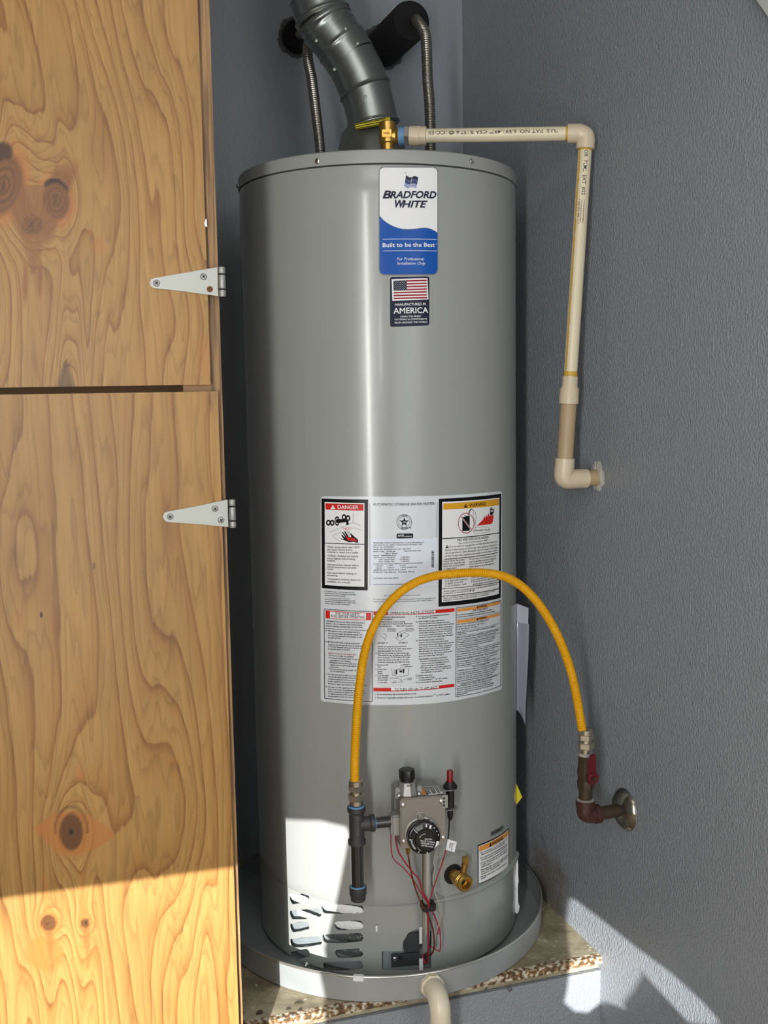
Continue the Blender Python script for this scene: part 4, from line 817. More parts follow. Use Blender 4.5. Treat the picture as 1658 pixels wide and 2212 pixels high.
for p in ([(470, 680), (560, 735), (722, 625), (640, 572), (520, 640), (470, 680)], [(500, 650), (510, 600), (535, 560), (580, 590), (600, 650)], [(550, 560), (640, 535)], [(490, 690), (545, 640), (590, 670)], [(200, 650), (270, 690), (315, 640), (240, 590)], [(270, 690), (275, 735)],
          [(395, 1245), (410, 1380), (560, 1410), (705, 1380), (720, 1245)], [(440, 1260), (450, 1370)], [(500, 1275), (640, 1275)], [(540, 1250), (548, 1330)], [(610, 1230), (618, 1330)], [(555, 1270), (580, 1190), (700, 1185)], [(620, 1225), (740, 1220)], [(515, 1440), (575, 1465)], [(670, 1445), (610, 1475)], [(510, 1515), (560, 1505)], [(560, 1530), (580, 1470), (605, 1530)], [(562, 1555), (575, 1575)], [(900, 325), (935, 302), (985, 325)], [(480, 460), (515, 438), (558, 468)], [(1165, 1770), (1205, 1735), (1250, 1760)], [(1150, 1460), (1190, 1420), (1240, 1460)]): blk.path([I5(*q) for q in p], .55)
for p, w, h in (((485, 1320), 28, 90), ((570, 1310), 44, 36), ((620, 1300), 26, 80), ((510, 610), 20, 50), ((575, 640), 22, 50)): blk.quad(I5(p[0] - w / 2, p[1] - h / 2), I5(p[0] + w / 2, p[1] - h / 2), I5(p[0] + w / 2, p[1] + h / 2), I5(p[0] - w / 2, p[1] + h / 2))
rows(blk, I5, [('DEPRESS KNOB', 318, 516, 465, 514), ('TO BE SEEN IN', 318, 540, 488, 536), ('"OFF" POSITION', 318, 566, 480, 562), ('GAS CONTROL', 655, 512, 805, 508), ('KNOB SHOWN IN', 655, 536, 820, 532), ('"OFF" POSITION', 655, 560, 805, 556), ('INNER DOOR', 605, 1190, 748, 1186), ('SIGHT GLASS', 650, 1226, 800, 1220), ('ELECTRODE', 370, 1446, 512, 1442), ('PILOT', 430, 1504, 490, 1502), ('BURNER', 395, 1530, 490, 1528), ('THERMO', 682, 1446, 782, 1442), ('COUPLE', 686, 1474, 776, 1470)], 1.9, .01)
c = [I6(*p) for p in ((92, 180), (1062, 18), (1062, 1870), (85, 2110))]
for a, b_ in zip(c, c[1:] + c[:1]): blk.line(a, b_, 1.0)
rectf(orn, I6, (112, 200), (1045, 35), (1045, 92), (112, 268), .0008); rectf(orn, I6, (112, 452), (1040, 288), (1038, 345), (112, 518), .0008)
for y0, y1 in ((435, 265), (695, 512), (800, 612), (910, 716), (1115, 918), (1280, 1080), (1485, 1278), (1820, 1602)): blk.line(I6(108, y0), I6(1042, y1), .6)
rows(blk, I6, [('\u25b2WARNING', 535, 188, 755, 150), ('\u25b2WARNING', 530, 446, 755, 405)], 4.6, .03)
rows(blk, I6, [('FOR YOUR SAFETY', 450, 262, 780, 208)], 4.0, .016)
rows(blk, I6, [('Do not store or use gasoline or other flammable, combustible, or', 105, 350, 885, 225), ('corrosive vapors or liquids in the vicinity of this or any other appliance.', 105, 396, 935, 262), ('HOT WATER CAN PRODUCE 3RD DEGREE BURNS', 105, 560, 795, 450), ('IN LESS THAN 6 SECONDS AT 140\u00b0 F (60\u00b0 C)', 105, 612, 712, 525), ('IN 30 SECONDS AT 130\u00b0 F (54\u00b0 C)', 105, 662, 580, 598), ('Mixing valves: See manual for important information on scalding water', 105, 736, 955, 582), ('in faucets, shutter.', 105, 772, 325, 745), ('Read and follow water heater WARNINGS and INSTRUCTIONS available at', 105, 844, 1025, 662), ('If owner\u2019s manual is missing, contact the retailer or manufacturer', 105, 886, 945, 728), ('This appliance must be installed in accordance with local codes, in', 105, 954, 935, 798), ('the absence of local codes, the National Fuel Gas Code, ANSI Z223.1', 105, 1000, 942, 838), ('or the CAN/CSA-B149 Installation Codes. Not for installation in', 105, 1046, 898, 892), ('Manufactured Home (Mobile Home).', 105, 1092, 580, 1012), ('CAUTION: Operation of this water heater in an environment where corrosive', 105, 1160, 1025, 972), ('any contaminated environment or strong oxidizing agents, will result in serious', 105, 1206, 992, 1022), ('damage to brass, orifice, internal metal parts and void the warranty.', 105, 1252, 908, 1092), ('IMPORTANT: BURNER MUST BE LEVEL.   Always operating must be', 105, 1320, 985, 1138), ('burner and equipped with an adjustable air shutter. Do not attempt to adj.', 105, 1368, 968, 1192), ('Parts of the main burner should be removed only if needed.', 105, 1414, 828, 1275), ('See installation instructions for cleaner air shutter adjustment procedure', 105, 1456, 958, 1278), ('STATE OF CALIFORNIA ONLY', 440, 1476, 818, 1385), ('WARNING: This water heater must be braced, anchored or strapped to avoid', 105, 1566, 1015, 1370), ('or moving during an earthquake. See instructions for correct installation', 105, 1616, 1012, 1410), ('TOXICITIES: If combustibles, materials are cleaned to a resistance of the', 105, 1660, 988, 1468), ('manufacturer\u2019s approval to this product could expose you to chemical', 105, 1704, 955, 1524), ('in the fuel or from the combustion which are known to State to', 105, 1748, 920, 1580), ('cause including cancer, birth defects or other reproductive harm.', 105, 1790, 882, 1632), ('SUITABLE FOR WATER (POTABLE) HEATING AND SPACE HEATING', 180, 1856, 975, 1660), ('Toxic chemicals, such as used for boiler treatment shall not be', 105, 1898, 872, 1740), ('introduced into potable water heaters used for space heating.', 105, 1944, 842, 1792), ('This water heater may never be connected to any existing heating', 105, 1988, 905, 1816), ('system or component(s) previously used with a nonpotable water', 105, 2034, 895, 1862), ('heating appliance.', 105, 2080, 345, 2030)], 3.0, .014)
amb_t = amb
blk.build('black_lettering', M_black, LI); wht.build('white_lettering', M_white, LI); red.build('red_drawing', M_red, LI); amb.build('amber_lettering', M_amber, LI); drd.build('red_lettering', M_dred, LI)
# lower right warning label
W = K(1000, 1760, 8.507)
wl = Print(); wl.quad(W(262, 555), W(838, 238), W(838, 938), W(265, 1280), .0004); LW = wl.build('warning_label', M_black, heater, 'small orange and white warning label low on the right of the tank')
pw = Print(); pw.quad(W(278, 575), W(826, 268), W(826, 935), W(278, 1262), .0006); pw.build('white_field', M_white, LW)
pw = Print(); pw.quad(W(290, 582), W(822, 280), W(822, 372), W(290, 678), .0008); pw.build('orange_band', M_oran, LW)
pw = Print(); pw.text('\u25b2WARNING', W(470, 590), W(722, 452), 8, off=.03)
rows(pw, W, [('\u2022Do not attach or in any way cover or the', 305, 716, 808, 436), ('Clearance of the bottom lines of the water heater', 320, 746, 755, 520), ('\u2022Do not operate water heater with inspection doors', 305, 812, 785, 548), ('Outside openings or obstructed inlets beneath', 320, 846, 798, 570), ('\u2022Do not operate water heater with replacement', 305, 906, 800, 618), ('media, combustion air or flow supply if', 322, 936, 795, 662), ('original equipment', 322, 972, 520, 885), ('\u2022Thoroughly flush out heater, to sediment build up', 305, 1032, 815, 738), ('drain periodic yearly and collect water or', 322, 1062, 815, 772), ('gas piping or removal of product', 322, 1102, 665, 922), ('\u2022Maintain water heater 7 sections in document', 305, 1160, 785, 890), ('for details', 325, 1192, 405, 1150)], 3.2, .016)
pw.build('black_lettering', M_black, LW)
pw = Print(); pw.quad(W(500, 320), W(738, 185), W(738, 275), W(500, 405), .0004); LS = pw.build('serial_sticker', pm('sticker_grey', (122, 124, 122), .45), heater)
pw = Print(); rows(pw, W, [('MANUFACTURED IN ACCORDANCE', 510, 340, 725, 218), ('WITH THE STANDARD LISTED', 510, 362, 725, 240), ('ON THE RATING PLATE', 510, 386, 700, 280)], 2.6, .02); pw.build('black_lettering', M_black, LS)
# torn white wrap at the lower right silhouette
tw = MB()
for (x, y, w, h) in ((1108, 1866, 3, 26), (1107, 1895, 4, 30), (1106, 1940, 3, 34), (1099, 1958, 6, 14), (1105, 1957, 7, 4)):
    p = on_plane((x, y), A3(0, -.055, 0), A3(0, 1, 0)); k_ = .0009
    d = math.hypot(p[0], p[1]); p[:2] *= max(1, (R + .001) / d)
    vv = []; 
    for j in range(9):
        for i in range(4):
            ww = w * math.sqrt(max(.04, 1 - (j / 4 - 1)**2)); vv.append(p + A3((i / 3 - .5) * 2 * ww * k_, .002 * rng.rand() - .004 + .0003 * j, (j / 8 - .5) * 2 * h * k_) + A3(.001 * rng.rand(), 0, 0))
    tw.add(vv, [(j * 4 + i, j * 4 + i + 1, j * 4 + i + 5, j * 4 + i + 4) for j in range(8) for i in range(3)])
tw.build('torn_wrap', M_white, heater)

# pouch with the manual, hanging off the right side of the tank
PY = -.035; pouch = thing('manual_pouch', 'clear plastic pouch with folded papers hanging on the right side of the tank', 'document pouch', tuple(on_plane((1120, 1540), A3(0, PY, 0), A3(0, 1, 0))))
def sheet(outl, outr, ys, th, curl, name, mat):
    mb = MB(); v = []; m_ = 7
    for y in ys:
        xl, xr = outl(y), outr(y)
        for k_ in range(m_):
            t = k_ / (m_ - 1); p = on_plane((xl + (xr - xl) * t, y + (8 * t if y < 1305 else 0) + (30 * t * t if y > 1525 else 0)), A3(0, PY, 0), A3(0, 1, 0)); v.append(p + A3(0, curl * math.sin(t * 5) - .010 * t + .0005 * (rng.rand() - .5), 0))
    nv = len(v); v += [p + A3(0, th, 0) for p in v]; f = []
    R_ = len(ys)
    for a in range(R_ - 1):
        for b_ in range(m_ - 1):
            i = a * m_ + b_; f += [(i, i + 1, i + m_ + 1, i + m_), (nv + i, nv + i + m_, nv + i + m_ + 1, nv + i + 1)]
    rim = [i for i in range(m_)] + [a * m_ + m_ - 1 for a in range(1, R_)] + [(R_ - 1) * m_ + i for i in range(m_ - 2, -1, -1)] + [a * m_ for a in range(R_ - 2, 0, -1)]
    f += [(rim[i], rim[(i + 1) % len(rim)], nv + rim[(i + 1) % len(rim)], nv + rim[i]) for i in range(len(rim))]
    return mb.add(v, f).build(name, mat, pouch, ang=60)
ol = lambda y: np.interp(y, [1298, 1400, 1530], [1111.5, 1112, 1112]); orr = lambda y: np.interp(y, [1298, 1345, 1420, 1530], [1141, 1140, 1138, 1132])
sheet(lambda y: ol(y) + 1, lambda y: orr(y) - 1.5, np.linspace(1303, 1522, 18), .003, .0012, 'folded_papers', pm('folded_paper', (170, 172, 188), .5, var=.05, vscale=20))
sheet(lambda y: ol(y) + 1.5, lambda y: orr(y) + 1, np.linspace(1297, 1303, 3), .005, .001, 'dark_top_edge', M_dark)
pq = sheet(ol, orr, np.linspace(1345, 1532, 18), .0008, .0016, 'plastic_sleeve', M_pouch); pq.location.y = -.003
# yellow tag peeling off the tank
TPL = A3(0, -.045, 0)
ytag = thing('energy_tag', 'yellow paper tag peeling off the right side of the tank', 'tag', tuple(on_plane((1112, 1760), TPL, A3(0, 1, 0))))
def flat(pts, name, mat, par, d=.0008, pl=TPL, bend=.0):
    P_ = [on_plane(p, pl, A3(0, 1, 0)) for p in pts]; return MB().prism([(p[0], p[2]) for p in P_], A3(0, pl[1], 0), A3(1, 0, 0), A3(0, 0, 1), A3(0, 1, 0), d).build(name, mat, par, smooth=False)
flat([(1109.5, 1690), (1113, 1689), (1127.5, 1722), (1113, 1741), (1113, 1755), (1111, 1768), (1108.5, 1768)], 'peeling_corner', M_ytag, ytag)
flat([(1109.5, 1560), (1111.5, 1562), (1111.5, 1616), (1109, 1618)], 'upper_edge', M_ytag, ytag)
flat([(1109, 1618), (1111.3, 1618), (1111.3, 1688), (1109, 1690)], 'white_edge', M_white, ytag)

# ------------------------------------------------------------------ gas control valve
AV = math.radians(11.5); VN = er(AV); VT = et(AV); ZZ = A3(0, 0, 1)
def onv(px, b): return on_plane(px, VN * (R + b), VN)
def vloc(px, b):
    p = onv(px, b); return np.array([p @ VT, p[2]])
BF = .085
gas = thing('gas_control_valve', 'square metal gas control with black temperature dial on the tank front', 'gas valve', tuple(onv((912, 1840), .05)))
V8 = K(840, 1640, 9.618)
fc = [onv(V8(*p), BF) for p in ((255, 825), (1165, 765), (1180, 1795), (225, 1850))]
cx_ = np.mean([p @ VT for p in fc]); cz_ = np.mean([p[2] for p in fc]); hw = (max(p @ VT for p in fc) - min(p @ VT for p in fc)) / 2 - .001; hh = (np.mean([fc[0][2], fc[1][2]]) - np.mean([fc[2][2], fc[3][2]])) / 2
def vp(a, z, b): return VT * (cx_ + a) + VN * (R + b) + ZZ * (cz_ + z)
MB().box(vp(0, 0, BF - .0225), (hw, .0225, hh), (VT, VN, ZZ)).build('cover_box', M_valve, gas, bevel=.002)
MB().box(vp(-.004, .004, .030), (hw * .94, .016, hh * .98), (VT, VN, ZZ)).build('valve_body', M_cast, gas, bevel=.002)
MB().lathe(vp(0, 0, .002), VN, [(.020, 0), (.020, .014)], 24).build('mounting_neck', M_cast, gas)
def on_face(px, b): 
    p = onv(px, b); return (p @ VT - cx_, p[2] - cz_)
for x, y in ((297, 962), (1092, 885), (318, 1720), (1135, 1640)):
    a, z = on_face(V8(x, y), BF + .001); screw_head(vp(a, z, BF - .0002), VN, .0042, gas, 'cover_screw')
a, z = on_face(V8(655, 1205), BF + .003)
MB().lathe(vp(a, z, BF - .0005), VN, [(.0092, 0), (.0088, .0015), (.0066, .0018), (.0062, .0052), (.0052, .0060)], 28).build('pressure_plug', M_valve, gas)
a, z = on_face(V8(855, 1270), BF + .004); MB().box(vp(a, z, BF + .004), (.0022, .005, .003), (VT, VN, ZZ)).build('dial_pointer', M_zinc, gas, bevel=.0006)
ad_, zd = on_face(V8(735, 1650), BF + .019); rd = .0288
MB().lathe(vp(ad_, zd, BF - .001), VN, [(rd + .0025, 0), (rd + .0025, .003), (rd + .0012, .0035)], 48).build('dial_ring', M_valve, gas)
dial = MB().lathe(vp(ad_, zd, BF + .0028), VN, [(rd, 0), (rd, .013), (rd - .0008, .0152), (rd - .003, .0162), (rd * .60, .0166), (rd * .56, .0180), (.004, .0184)], 56).build('temperature_dial', M_dial, gas, ang=25)
tag(dial, 'round black temperature dial with white markings')
DPL = BF + .0028 + .0187
dto = lambda px: np.array(on_face(px, DPL))
dp = Print(lambda u, v, e: tuple(vp(u, v, DPL + e - .0008)), dto)
rows(dp, V8, [('CAUTION:', 738, 1668, 890, 1682), ('RISK OF SCALDING', 652, 1705, 955, 1745), ('INCREASES WITH', 660, 1755, 932, 1790), ('HOTTER WATER', 668, 1805, 912, 1838)], 3.1, .02)
dp.text('V HOT', V8(500, 1440), V8(530, 1440), 0.01) if False else None
for p in ((435, 1672), (618, 1928), (790, 1938), (935, 1425), (990, 1497), (1025, 1572)): dp.disc(V8(*p), 1.3, n=10)
dp.line(V8(510, 1452), V8(590, 1540), 1.2); dp.path([V8(*p) for p in ((630, 1640), (660, 1590), (700, 1562), (755, 1548))], .7); dp.path([V8(*p) for p in ((590, 1830), (620, 1880), (660, 1905))], .5)
dp.poly([V8(*p) for p in ((985, 1702), (1035, 1705), (1025, 1770), (930, 1862), (965, 1790))])
dp.quad(V8(755, 1352), V8(785, 1352), V8(785, 1412), V8(760, 1412)); dp.quad(V8(845, 1365), V8(885, 1375), V8(865, 1450), V8(830, 1440))
dp.build('dial_lettering', M_white, dial)
dp = Print(lambda u, v, e: tuple(vp(u, v, DPL + e - .0008)), dto); dp.quad(V8(530, 1425), V8(680, 1355), V8(712, 1445), V8(590, 1510))
dp.build('dial_grey_field', M_greyp, dial)
# vertical word on the dial's left rim
v, f = glyphs('VACATION', .012); v = v.copy(); w_ = v[:, 0].max()
dv_ = Print(lambda u, v_, e: tuple(vp(ad_ + (rd * .80 + v_) * math.cos(3.32 + u), zd + (rd * .80 + v_) * math.sin(3.32 + u), DPL + e - .0021)), dto)
dv_.add2(np.stack([v[:, 0] / w_ * .85 - .25, -(v[:, 1] - .35) * .0045], 1), f, .0011); dv_.build('dial_lettering', M_white, dial)
# gas knob on top
kb = on_face(V8(375, 690), BF - .030); KB = vp(kb[0], hh + .0005, BF - .030)
MB().lathe(KB - ZZ * .003, ZZ, [(.0215, 0), (.0205, .004), (.0185, .012), (.0165, .020), (.0158, .024)], 10, ph=.3).build('knob_base', M_cast, gas, ang=20)
MB().lathe(KB + ZZ * .0205, ZZ, [(.0112, 0), (.0112, .012)], 24).build('knob_skirt', M_bplast, gas)
kn = MB(); 
prof = [(.0122, .0), (.0126, .003), (.0126, .0150), (.0118, .0168), (.005, .0172)]
nn = 32; vv = []
for r_, h_ in prof:
    for k_ in range(nn):
        t = 2 * math.pi * k_ / nn; rr = r_ * (1 + (.12 if (k_ // 2) % 2 else 0)); vv.append(KB + ZZ * (.0245 + h_) + A3(rr * math.cos(t), rr * math.sin(t), 0))
kn.add(vv, [(i * nn + k_, i * nn + (k_ + 1) % nn, (i + 1) * nn + (k_ + 1) % nn, (i + 1) * nn + k_) for i in range(4) for k_ in range(nn)] + [tuple(4 * nn + k_ for k_ in range(nn)), tuple(range(nn))]).build('gas_knob', M_bplast, gas, ang=25)
for s_ in (-1, 1):
    MB().box(KB + VT * s_ * .0195 + VN * .008 + ZZ * .004, (.004, .005, .010), (VT, VN, ZZ)).build('base_ear', M_cast, gas, bevel=.0015)
    screw_head(KB + VT * s_ * .018 + VN * .0165 + ZZ * .0025, (VN + ZZ * .8) / 1.28, .003, gas, 'base_screw')
def on_knob(px): p = onv(px, BF - .013); return np.array([p @ VT - cx_, p[2] - cz_])
kp = Print(lambda u, v, e: tuple(vp(u, v, BF - .0115 + e)), on_knob); kp.text('PILOT', V8(370, 560), V8(480, 552), 3.4, off=.03)
kp.build('knob_lettering', M_black, gas)
# printed card on top of the valve
tp_ = [(-.005, .014), (hw, .014), (hw, -.014), (-.005, -.014)]
def topp(px): p = on_plane(px, vp(0, hh + .001, 0), ZZ); return np.array([(p - vp(0, 0, 0)) @ VT, (p - vp(0, 0, 0)) @ VN])
tcard = Print(lambda u, v, e: tuple(VT * (cx_ + u) + VN * (R + v) + ZZ * (cz_ + hh + e)), topp)
tcard.quad(V8(685, 572), V8(1000, 552), V8(1130, 712), V8(825, 748), .0008); TCd = tcard.build('top_sticker', M_white, gas, 'white and orange printed sticker on top of the valve')
t2_ = Print(tcard.fn, topp); t2_.quad(V8(628, 590), V8(688, 575), V8(775, 735), V8(690, 745), .0010); t2_.build('orange_band', M_oran, TCd)
t2_ = Print(tcard.fn, topp)
for k_ in range(8):
    x = 720 + k_ * 36; t2_.line(V8(x, 585 - k_ * 3), V8(x + 95 - (k_ % 3) * 12, 725 - k_ * 4), 1.6, .0012)
t2_.build('black_lettering', M_black, TCd)
# piezo igniter on its bracket
gp = onv(V8(1265, 560), BF - .028); GX = gp @ VT - cx_; GB = BF - .028
zf = lambda y: onv(V8(1265, y), GB)[2] - cz_
MB().lathe(vp(GX, zf(480), GB), ZZ, [(.0055, 0), (.0055, zf(240) - zf(480) - .001), (.0048, zf(232) - zf(480))], 20).build('igniter_button', M_redpl, gas)
MB().lathe(vp(GX, zf(590), GB), ZZ, [(.0128, 0), (.0128, .004), (.0085, .0085), (.0075, zf(465) - zf(590))], 24).build('igniter_collar', M_bplast, gas)
MB().lathe(vp(GX, zf(1270), GB), ZZ, [(.002, 0), (.0040, .004), (.0050, .008), (.0052, zf(1060) - zf(1270)), (.0070, zf(1050) - zf(1270)), (.0075, zf(590) - zf(1270))], 20).build('igniter_body', M_bplast, gas)
for y_, nm in ((600, 'bracket_plate'), (1010, 'bracket_plate')):
    zc_ = zf(y_); poly = [(hw - .004, -.010), (GX, -.0135), (GX + .009, -.010), (GX + .0135, 0), (GX + .009, .010), (GX, .0135), (hw - .004, .012)]
    MB().prism(poly, VN * (R + GB) + VT * cx_ + ZZ * (cz_ + zc_), VT, VN, ZZ, .0009).build(nm, M_zinc, gas, smooth=False)
fa, fz = on_face(V8(1163, 880), BF + .002)
MB().box(vp(fa, fz, BF + .0015), (.0050, .0006, .0115), (VT, VN, ZZ)).build('bracket_tab', M_zinc, gas, smooth=False)
hl = MB()
for y_ in (812, 888, 960):
    a, z = on_face(V8(1140, y_), BF + .002); hl.box(vp(a, z, BF + .0022), (.0014, .0003, .0019), (VT, VN, ZZ))
hl.build('tab_hole', M_dark, gas, smooth=False, kind='stuff')
# inlet block on the left
ib = onv(V8(115, 1330), .060)
MB().box(ib, (.0085, .013, .0185), (VT, VN, ZZ)).build('inlet_block', M_cast, gas, bevel=.003)
# tubes down to the burner
def bezp(L_, b): return [onv(p, bb) for p, bb in L_]
D = K(840, 1820, 7.628)
tb = spline(bezp([(D(625, 60), .040), (D(628, 500), .036), (D(618, 950), .030), (D(612, 1400), .022), (D(606, 1600), .014), (D(590, 1750), .004), (D(550, 1790), -.010)], 0), 8)
MB().tube(tb, .0066, 16).build('burner_tube', pm('tube_zinc', (200, 202, 198), .28, metal=.65), gas)
tb = spline(bezp([(D(305, 120), .052), (D(320, 240), .052), (D(350, 420), .050), (D(415, 700), .046), (D(520, 980), .044), (D(640, 1200), .036), (D(720, 1420), .026), (D(740, 1600), .022), (D(735, 1760), .018), (D(680, 1850), .012), (D(600, 1850), .002), (D(545, 1815), -.006)], 0), 8)
MB().tube(tb, .0014, 8).build('pilot_tube', pm('copper_tube', (140, 74, 44), .35, metal=.8), gas)
MB().lathe(onv(D(312, 190), .052), ZZ, [(.0032, 0), (.0042, .004), (.0042, .008), (.005, .009), (.005, .015)], 6).build('pilot_fitting', M_brass, gas)
MB().rod(onv(D(558, 200), .033), onv(D(560, 1600), .016), .0015, 8).build('thermocouple_tube', pm('tube_brass', (170, 150, 110), .3, metal=.9), gas)
for pts, r_, m_, nm in (
    ([(D(38, -330), .050), (D(30, 0), .050), (D(70, 260), .048), (D(250, 430), .046), (D(400, 620), .046), (D(520, 820), .044), (D(630, 990), .042), (D(700, 1110), .036), (D(780, 1290), .030), (D(835, 1440), .026), (D(848, 1700), .022), (D(825, 1790), .020), (D(750, 1745), .014), (D(670, 1710), .008)], .0010, M_wire, 'igniter_wire'),
    ([(D(75, -320), .052), (D(140, 100), .052), (D(260, 320), .050), (D(380, 480), .050), (D(490, 610), .048), (D(560, 830), .045), (D(640, 1000), .043), (D(640, 1300), .034), (D(645, 1700), .028), (D(635, 1930), .016), (D(600, 1985), .010), (D(545, 1850), .004)], .0013, M_wire, 'igniter_wire'),
    ([(D(935, 130), .050), (D(860, 380), .046), (D(760, 660), .044), (D(690, 880), .043), (D(655, 1000), .042), (D(760, 1230), .032), (D(810, 1400), .028), (D(800, 1510), .026)], .0011, M_wire, 'igniter_wire'),
    ([(D(770, 150), .046), (D(735, 330), .044), (D(752, 420), .044), (D(730, 560), .043), (D(735, 720), .042), (D(775, 880), .040), (D(830, 1080), .037), (D(845, 1230), .034), (D(800, 1400), .028), (D(745, 1560), .022)], .0011, M_wirew, 'sensor_wire'),
    ([(V8(1250, 1270), GB), (V8(1240, 1480), GB - .004), (V8(1225, 1650), GB - .008), (D(950, 90), .050)], .0013, M_bplast, 'igniter_lead')):
    MB().tube(spline([onv(p, b_) for p, b_ in pts], 8), r_, 8).build(nm, m_, gas)
cl_ = onv(D(640, 1040), .030)
MB().box(cl_, (.0125, .0115, .0065), (VT, VN, ZZ)).build('wire_clip', M_bplast, gas, bevel=.0015)
tgp = [vloc(V8(*p), .056) for p in ((1215, 1655), (1405, 1720), (1355, 1930), (1180, 1880))]
wt = MB().prism(tgp, VN * (R + .056), VT, ZZ, VN, .0005).build('wire_tag', M_white, gas, smooth=False)
wp = Print(lambda u, v, e: tuple(VT * u + VN * (R + .0565 + e) + ZZ * v), lambda px: vloc(px, .0565))
for x, t_ in ((1262, 'PIEZO'), (1300, 'IGNITER'), (1340, 'TO')):
    v, f = glyphs(t_, .02); a = vloc(V8(x, 1735), .0565); d_ = vloc(V8(x - 18, 1735 + 22 * len(t_)), .0565) - a; n2_ = np.array([-d_[1], d_[0]]) / np.linalg.norm(d_) * .0022
    wp.add2(a + v[:, :1] / v[:, 0].max() * d_ + v[:, 1:] / .7 * n2_, f, .0004)
wp.build('black_lettering', M_black, wt)

# ------------------------------------------------------------------ drip leg and tee
TB_ = .060
Tc = onv((770, 1781), TB_); tee_x = lambda px: onv(px, TB_)
leg = thing('drip_leg', 'black iron tee and capped drip leg left of the gas control', 'pipe fitting', tuple(onv((770, 1944), TB_)))
zt0, zt1 = onv((770, 1822), TB_)[2], onv((770, 1742), TB_)[2]
ax_ = Tc.copy()
MB().lathe(A3(Tc[0], Tc[1], zt0), ZZ, [(.0155, 0), (.0155, .007), (.0132, .010), (.0132, zt1 - zt0 - .011), (.0158, zt1 - zt0 - .008), (.0158, zt1 - zt0)], 32).build('tee_body', M_iron, leg)
MB().lathe(Tc, VT, [(.0125, .005), (.0125, .022), (.0150, .024), (.0150, .031)], 28).build('tee_branch', M_iron, leg)
nb_ = onv((852, 1775), TB_); dn = (nb_ - Tc) @ VT
MB().lathe(Tc, VT, [(.0102, .03), (.0102, (onv((843, 1775), TB_) - Tc) @ VT)], 24).build('nipple', M_pipe, leg)
MB().lathe(Tc, VT, [(.0112, .0312), (.0104, .0335)], 24).build('thread_paste', M_blue, leg)
MB().lathe(Tc, VT, [(.0110, dn - .003), (.0106, dn + .001)], 24).build('thread_paste', M_blue, leg)
zc0, zc1 = onv((770, 1946), TB_)[2], onv((770, 1915), TB_)[2]
MB().lathe(A3(Tc[0], Tc[1], zc1), ZZ, [(.0112, -.004), (.0112, zt0 - zc1 + .004)], 28).build('drop_pipe', M_pipe, leg)
MB().lathe(A3(Tc[0], Tc[1], zc0), ZZ, [(.010, 0), (.0130, .002), (.0138, .010), (.0152, .013), (.0152, zc1 - zc0)], 28).build('pipe_cap', M_iron, leg)
MB().lathe(A3(Tc[0], Tc[1], zc1), ZZ, [(.0136, 0), (.0116, .0020)], 24).build('thread_paste', M_blue, leg)
MB().lathe(A3(Tc[0], Tc[1], zt0), ZZ, [(.0115, -.0015), (.0126, 0)], 24).build('thread_paste', M_blue, leg)
MB().lathe(A3(Tc[0], Tc[1], zt1), ZZ, [(.0142, 0), (.0122, .0022)], 24).build('thread_paste', M_blue, leg)
lt = Print(lambda u, v, e: tuple(A3(Tc[0], Tc[1], 0) + (VT * math.sin(u / .0132) + VN * math.cos(u / .0132)) * (.0132 + e * .4) + ZZ * v), None)
v, f = glyphs('BOUNUE', .01); lt.add2(np.stack([-.002 + v[:, 1] * .0055, zt1 - .013 - v[:, 0] / v[:, 0].max() * .035], 1), f, .0006); lt.build('raised_lettering', pm('iron_light', (96, 94, 96), .45, metal=.3), leg)

# ------------------------------------------------------------------ gas shut-off at the right wall
W0 = on_plane((1350, 1748), WCOR, NR); EL = W0 - NR * .082
VX, VY = EL[0], EL[1]
def zv(y, x=1262): return on_plane((x, y), A3(VX, VY, 0), A3(0, 1, 0))[2]
shut = thing('gas_shutoff_valve', 'rusty gas shut-off valve with dark red lever on the right wall', 'valve', tuple(W0))
MB().lathe(W0 - NR * .0004, -NR, [(.0385, 0), (.0375, .003), (.030, .010), (.020, .0155), (.0135, .017)], 44).build('escutcheon', pm('dirty_chrome', (138, 134, 124), .22, metal=.92, var=.5, vscale=26), shut)
MB().rod(W0 - NR * .004, EL + NR * .018, .0118, 24).build('stub_pipe', M_dkpipe, shut)
ze = EL[2]
el = spline([EL + NR * .026, EL + NR * .016, EL + NR * .005 + ZZ * .0015, EL - NR * .0005 + ZZ * .007, EL + ZZ * .017, EL + ZZ * .026], 6)
MB().tube(el, .0150, 24).lathe(EL + NR * .017, NR, [(.0168, 0), (.0168, .011)], 28).lathe(EL + ZZ * .018, ZZ, [(.0172, 0), (.0172, .012)], 28).build('elbow', M_rust, shut)
MB().lathe(EL + ZZ * .0301, ZZ, [(.0165, 0), (.0125, .002)], 28).build('sealing_tape', pm('grey_tape', (150, 146, 140), .7), shut)
z1_, z2_ = zv(1703), zv(1630)
MB().rod(EL + ZZ * .02, A3(VX, VY, z1_ + .004), .0118, 24).build('nipple', M_dkpipe, shut)
MB().lathe(A3(VX, VY, z1_), ZZ, [(.0145, 0), (.0150, .004), (.0150, .012), (.0138, .016), (.0150, .026), (.0150, .034), (.0136, .038), (.0132, z2_ - z1_)], 8, ph=.4).build('valve_body', M_dkpipe, shut, ang=20)
MB().lathe(A3(VX, VY, z2_), ZZ, [(.0138, -.001), (.0118, .004)], 24).build('sealing_tape', MATS['grey_tape'], shut)
hub = A3(VX, VY, zv(1671, 1275)) ; HN = -A3(-.42, 1, 0) / 1.085 if False else A3(.34, -.94, 0)
MB().lathe(hub, HN, [(.007, .006), (.007, .020)], 20).build('valve_stem', M_dkpipe, shut)
hc = hub + HN * .019
HX = A3(.94, .34, 0)
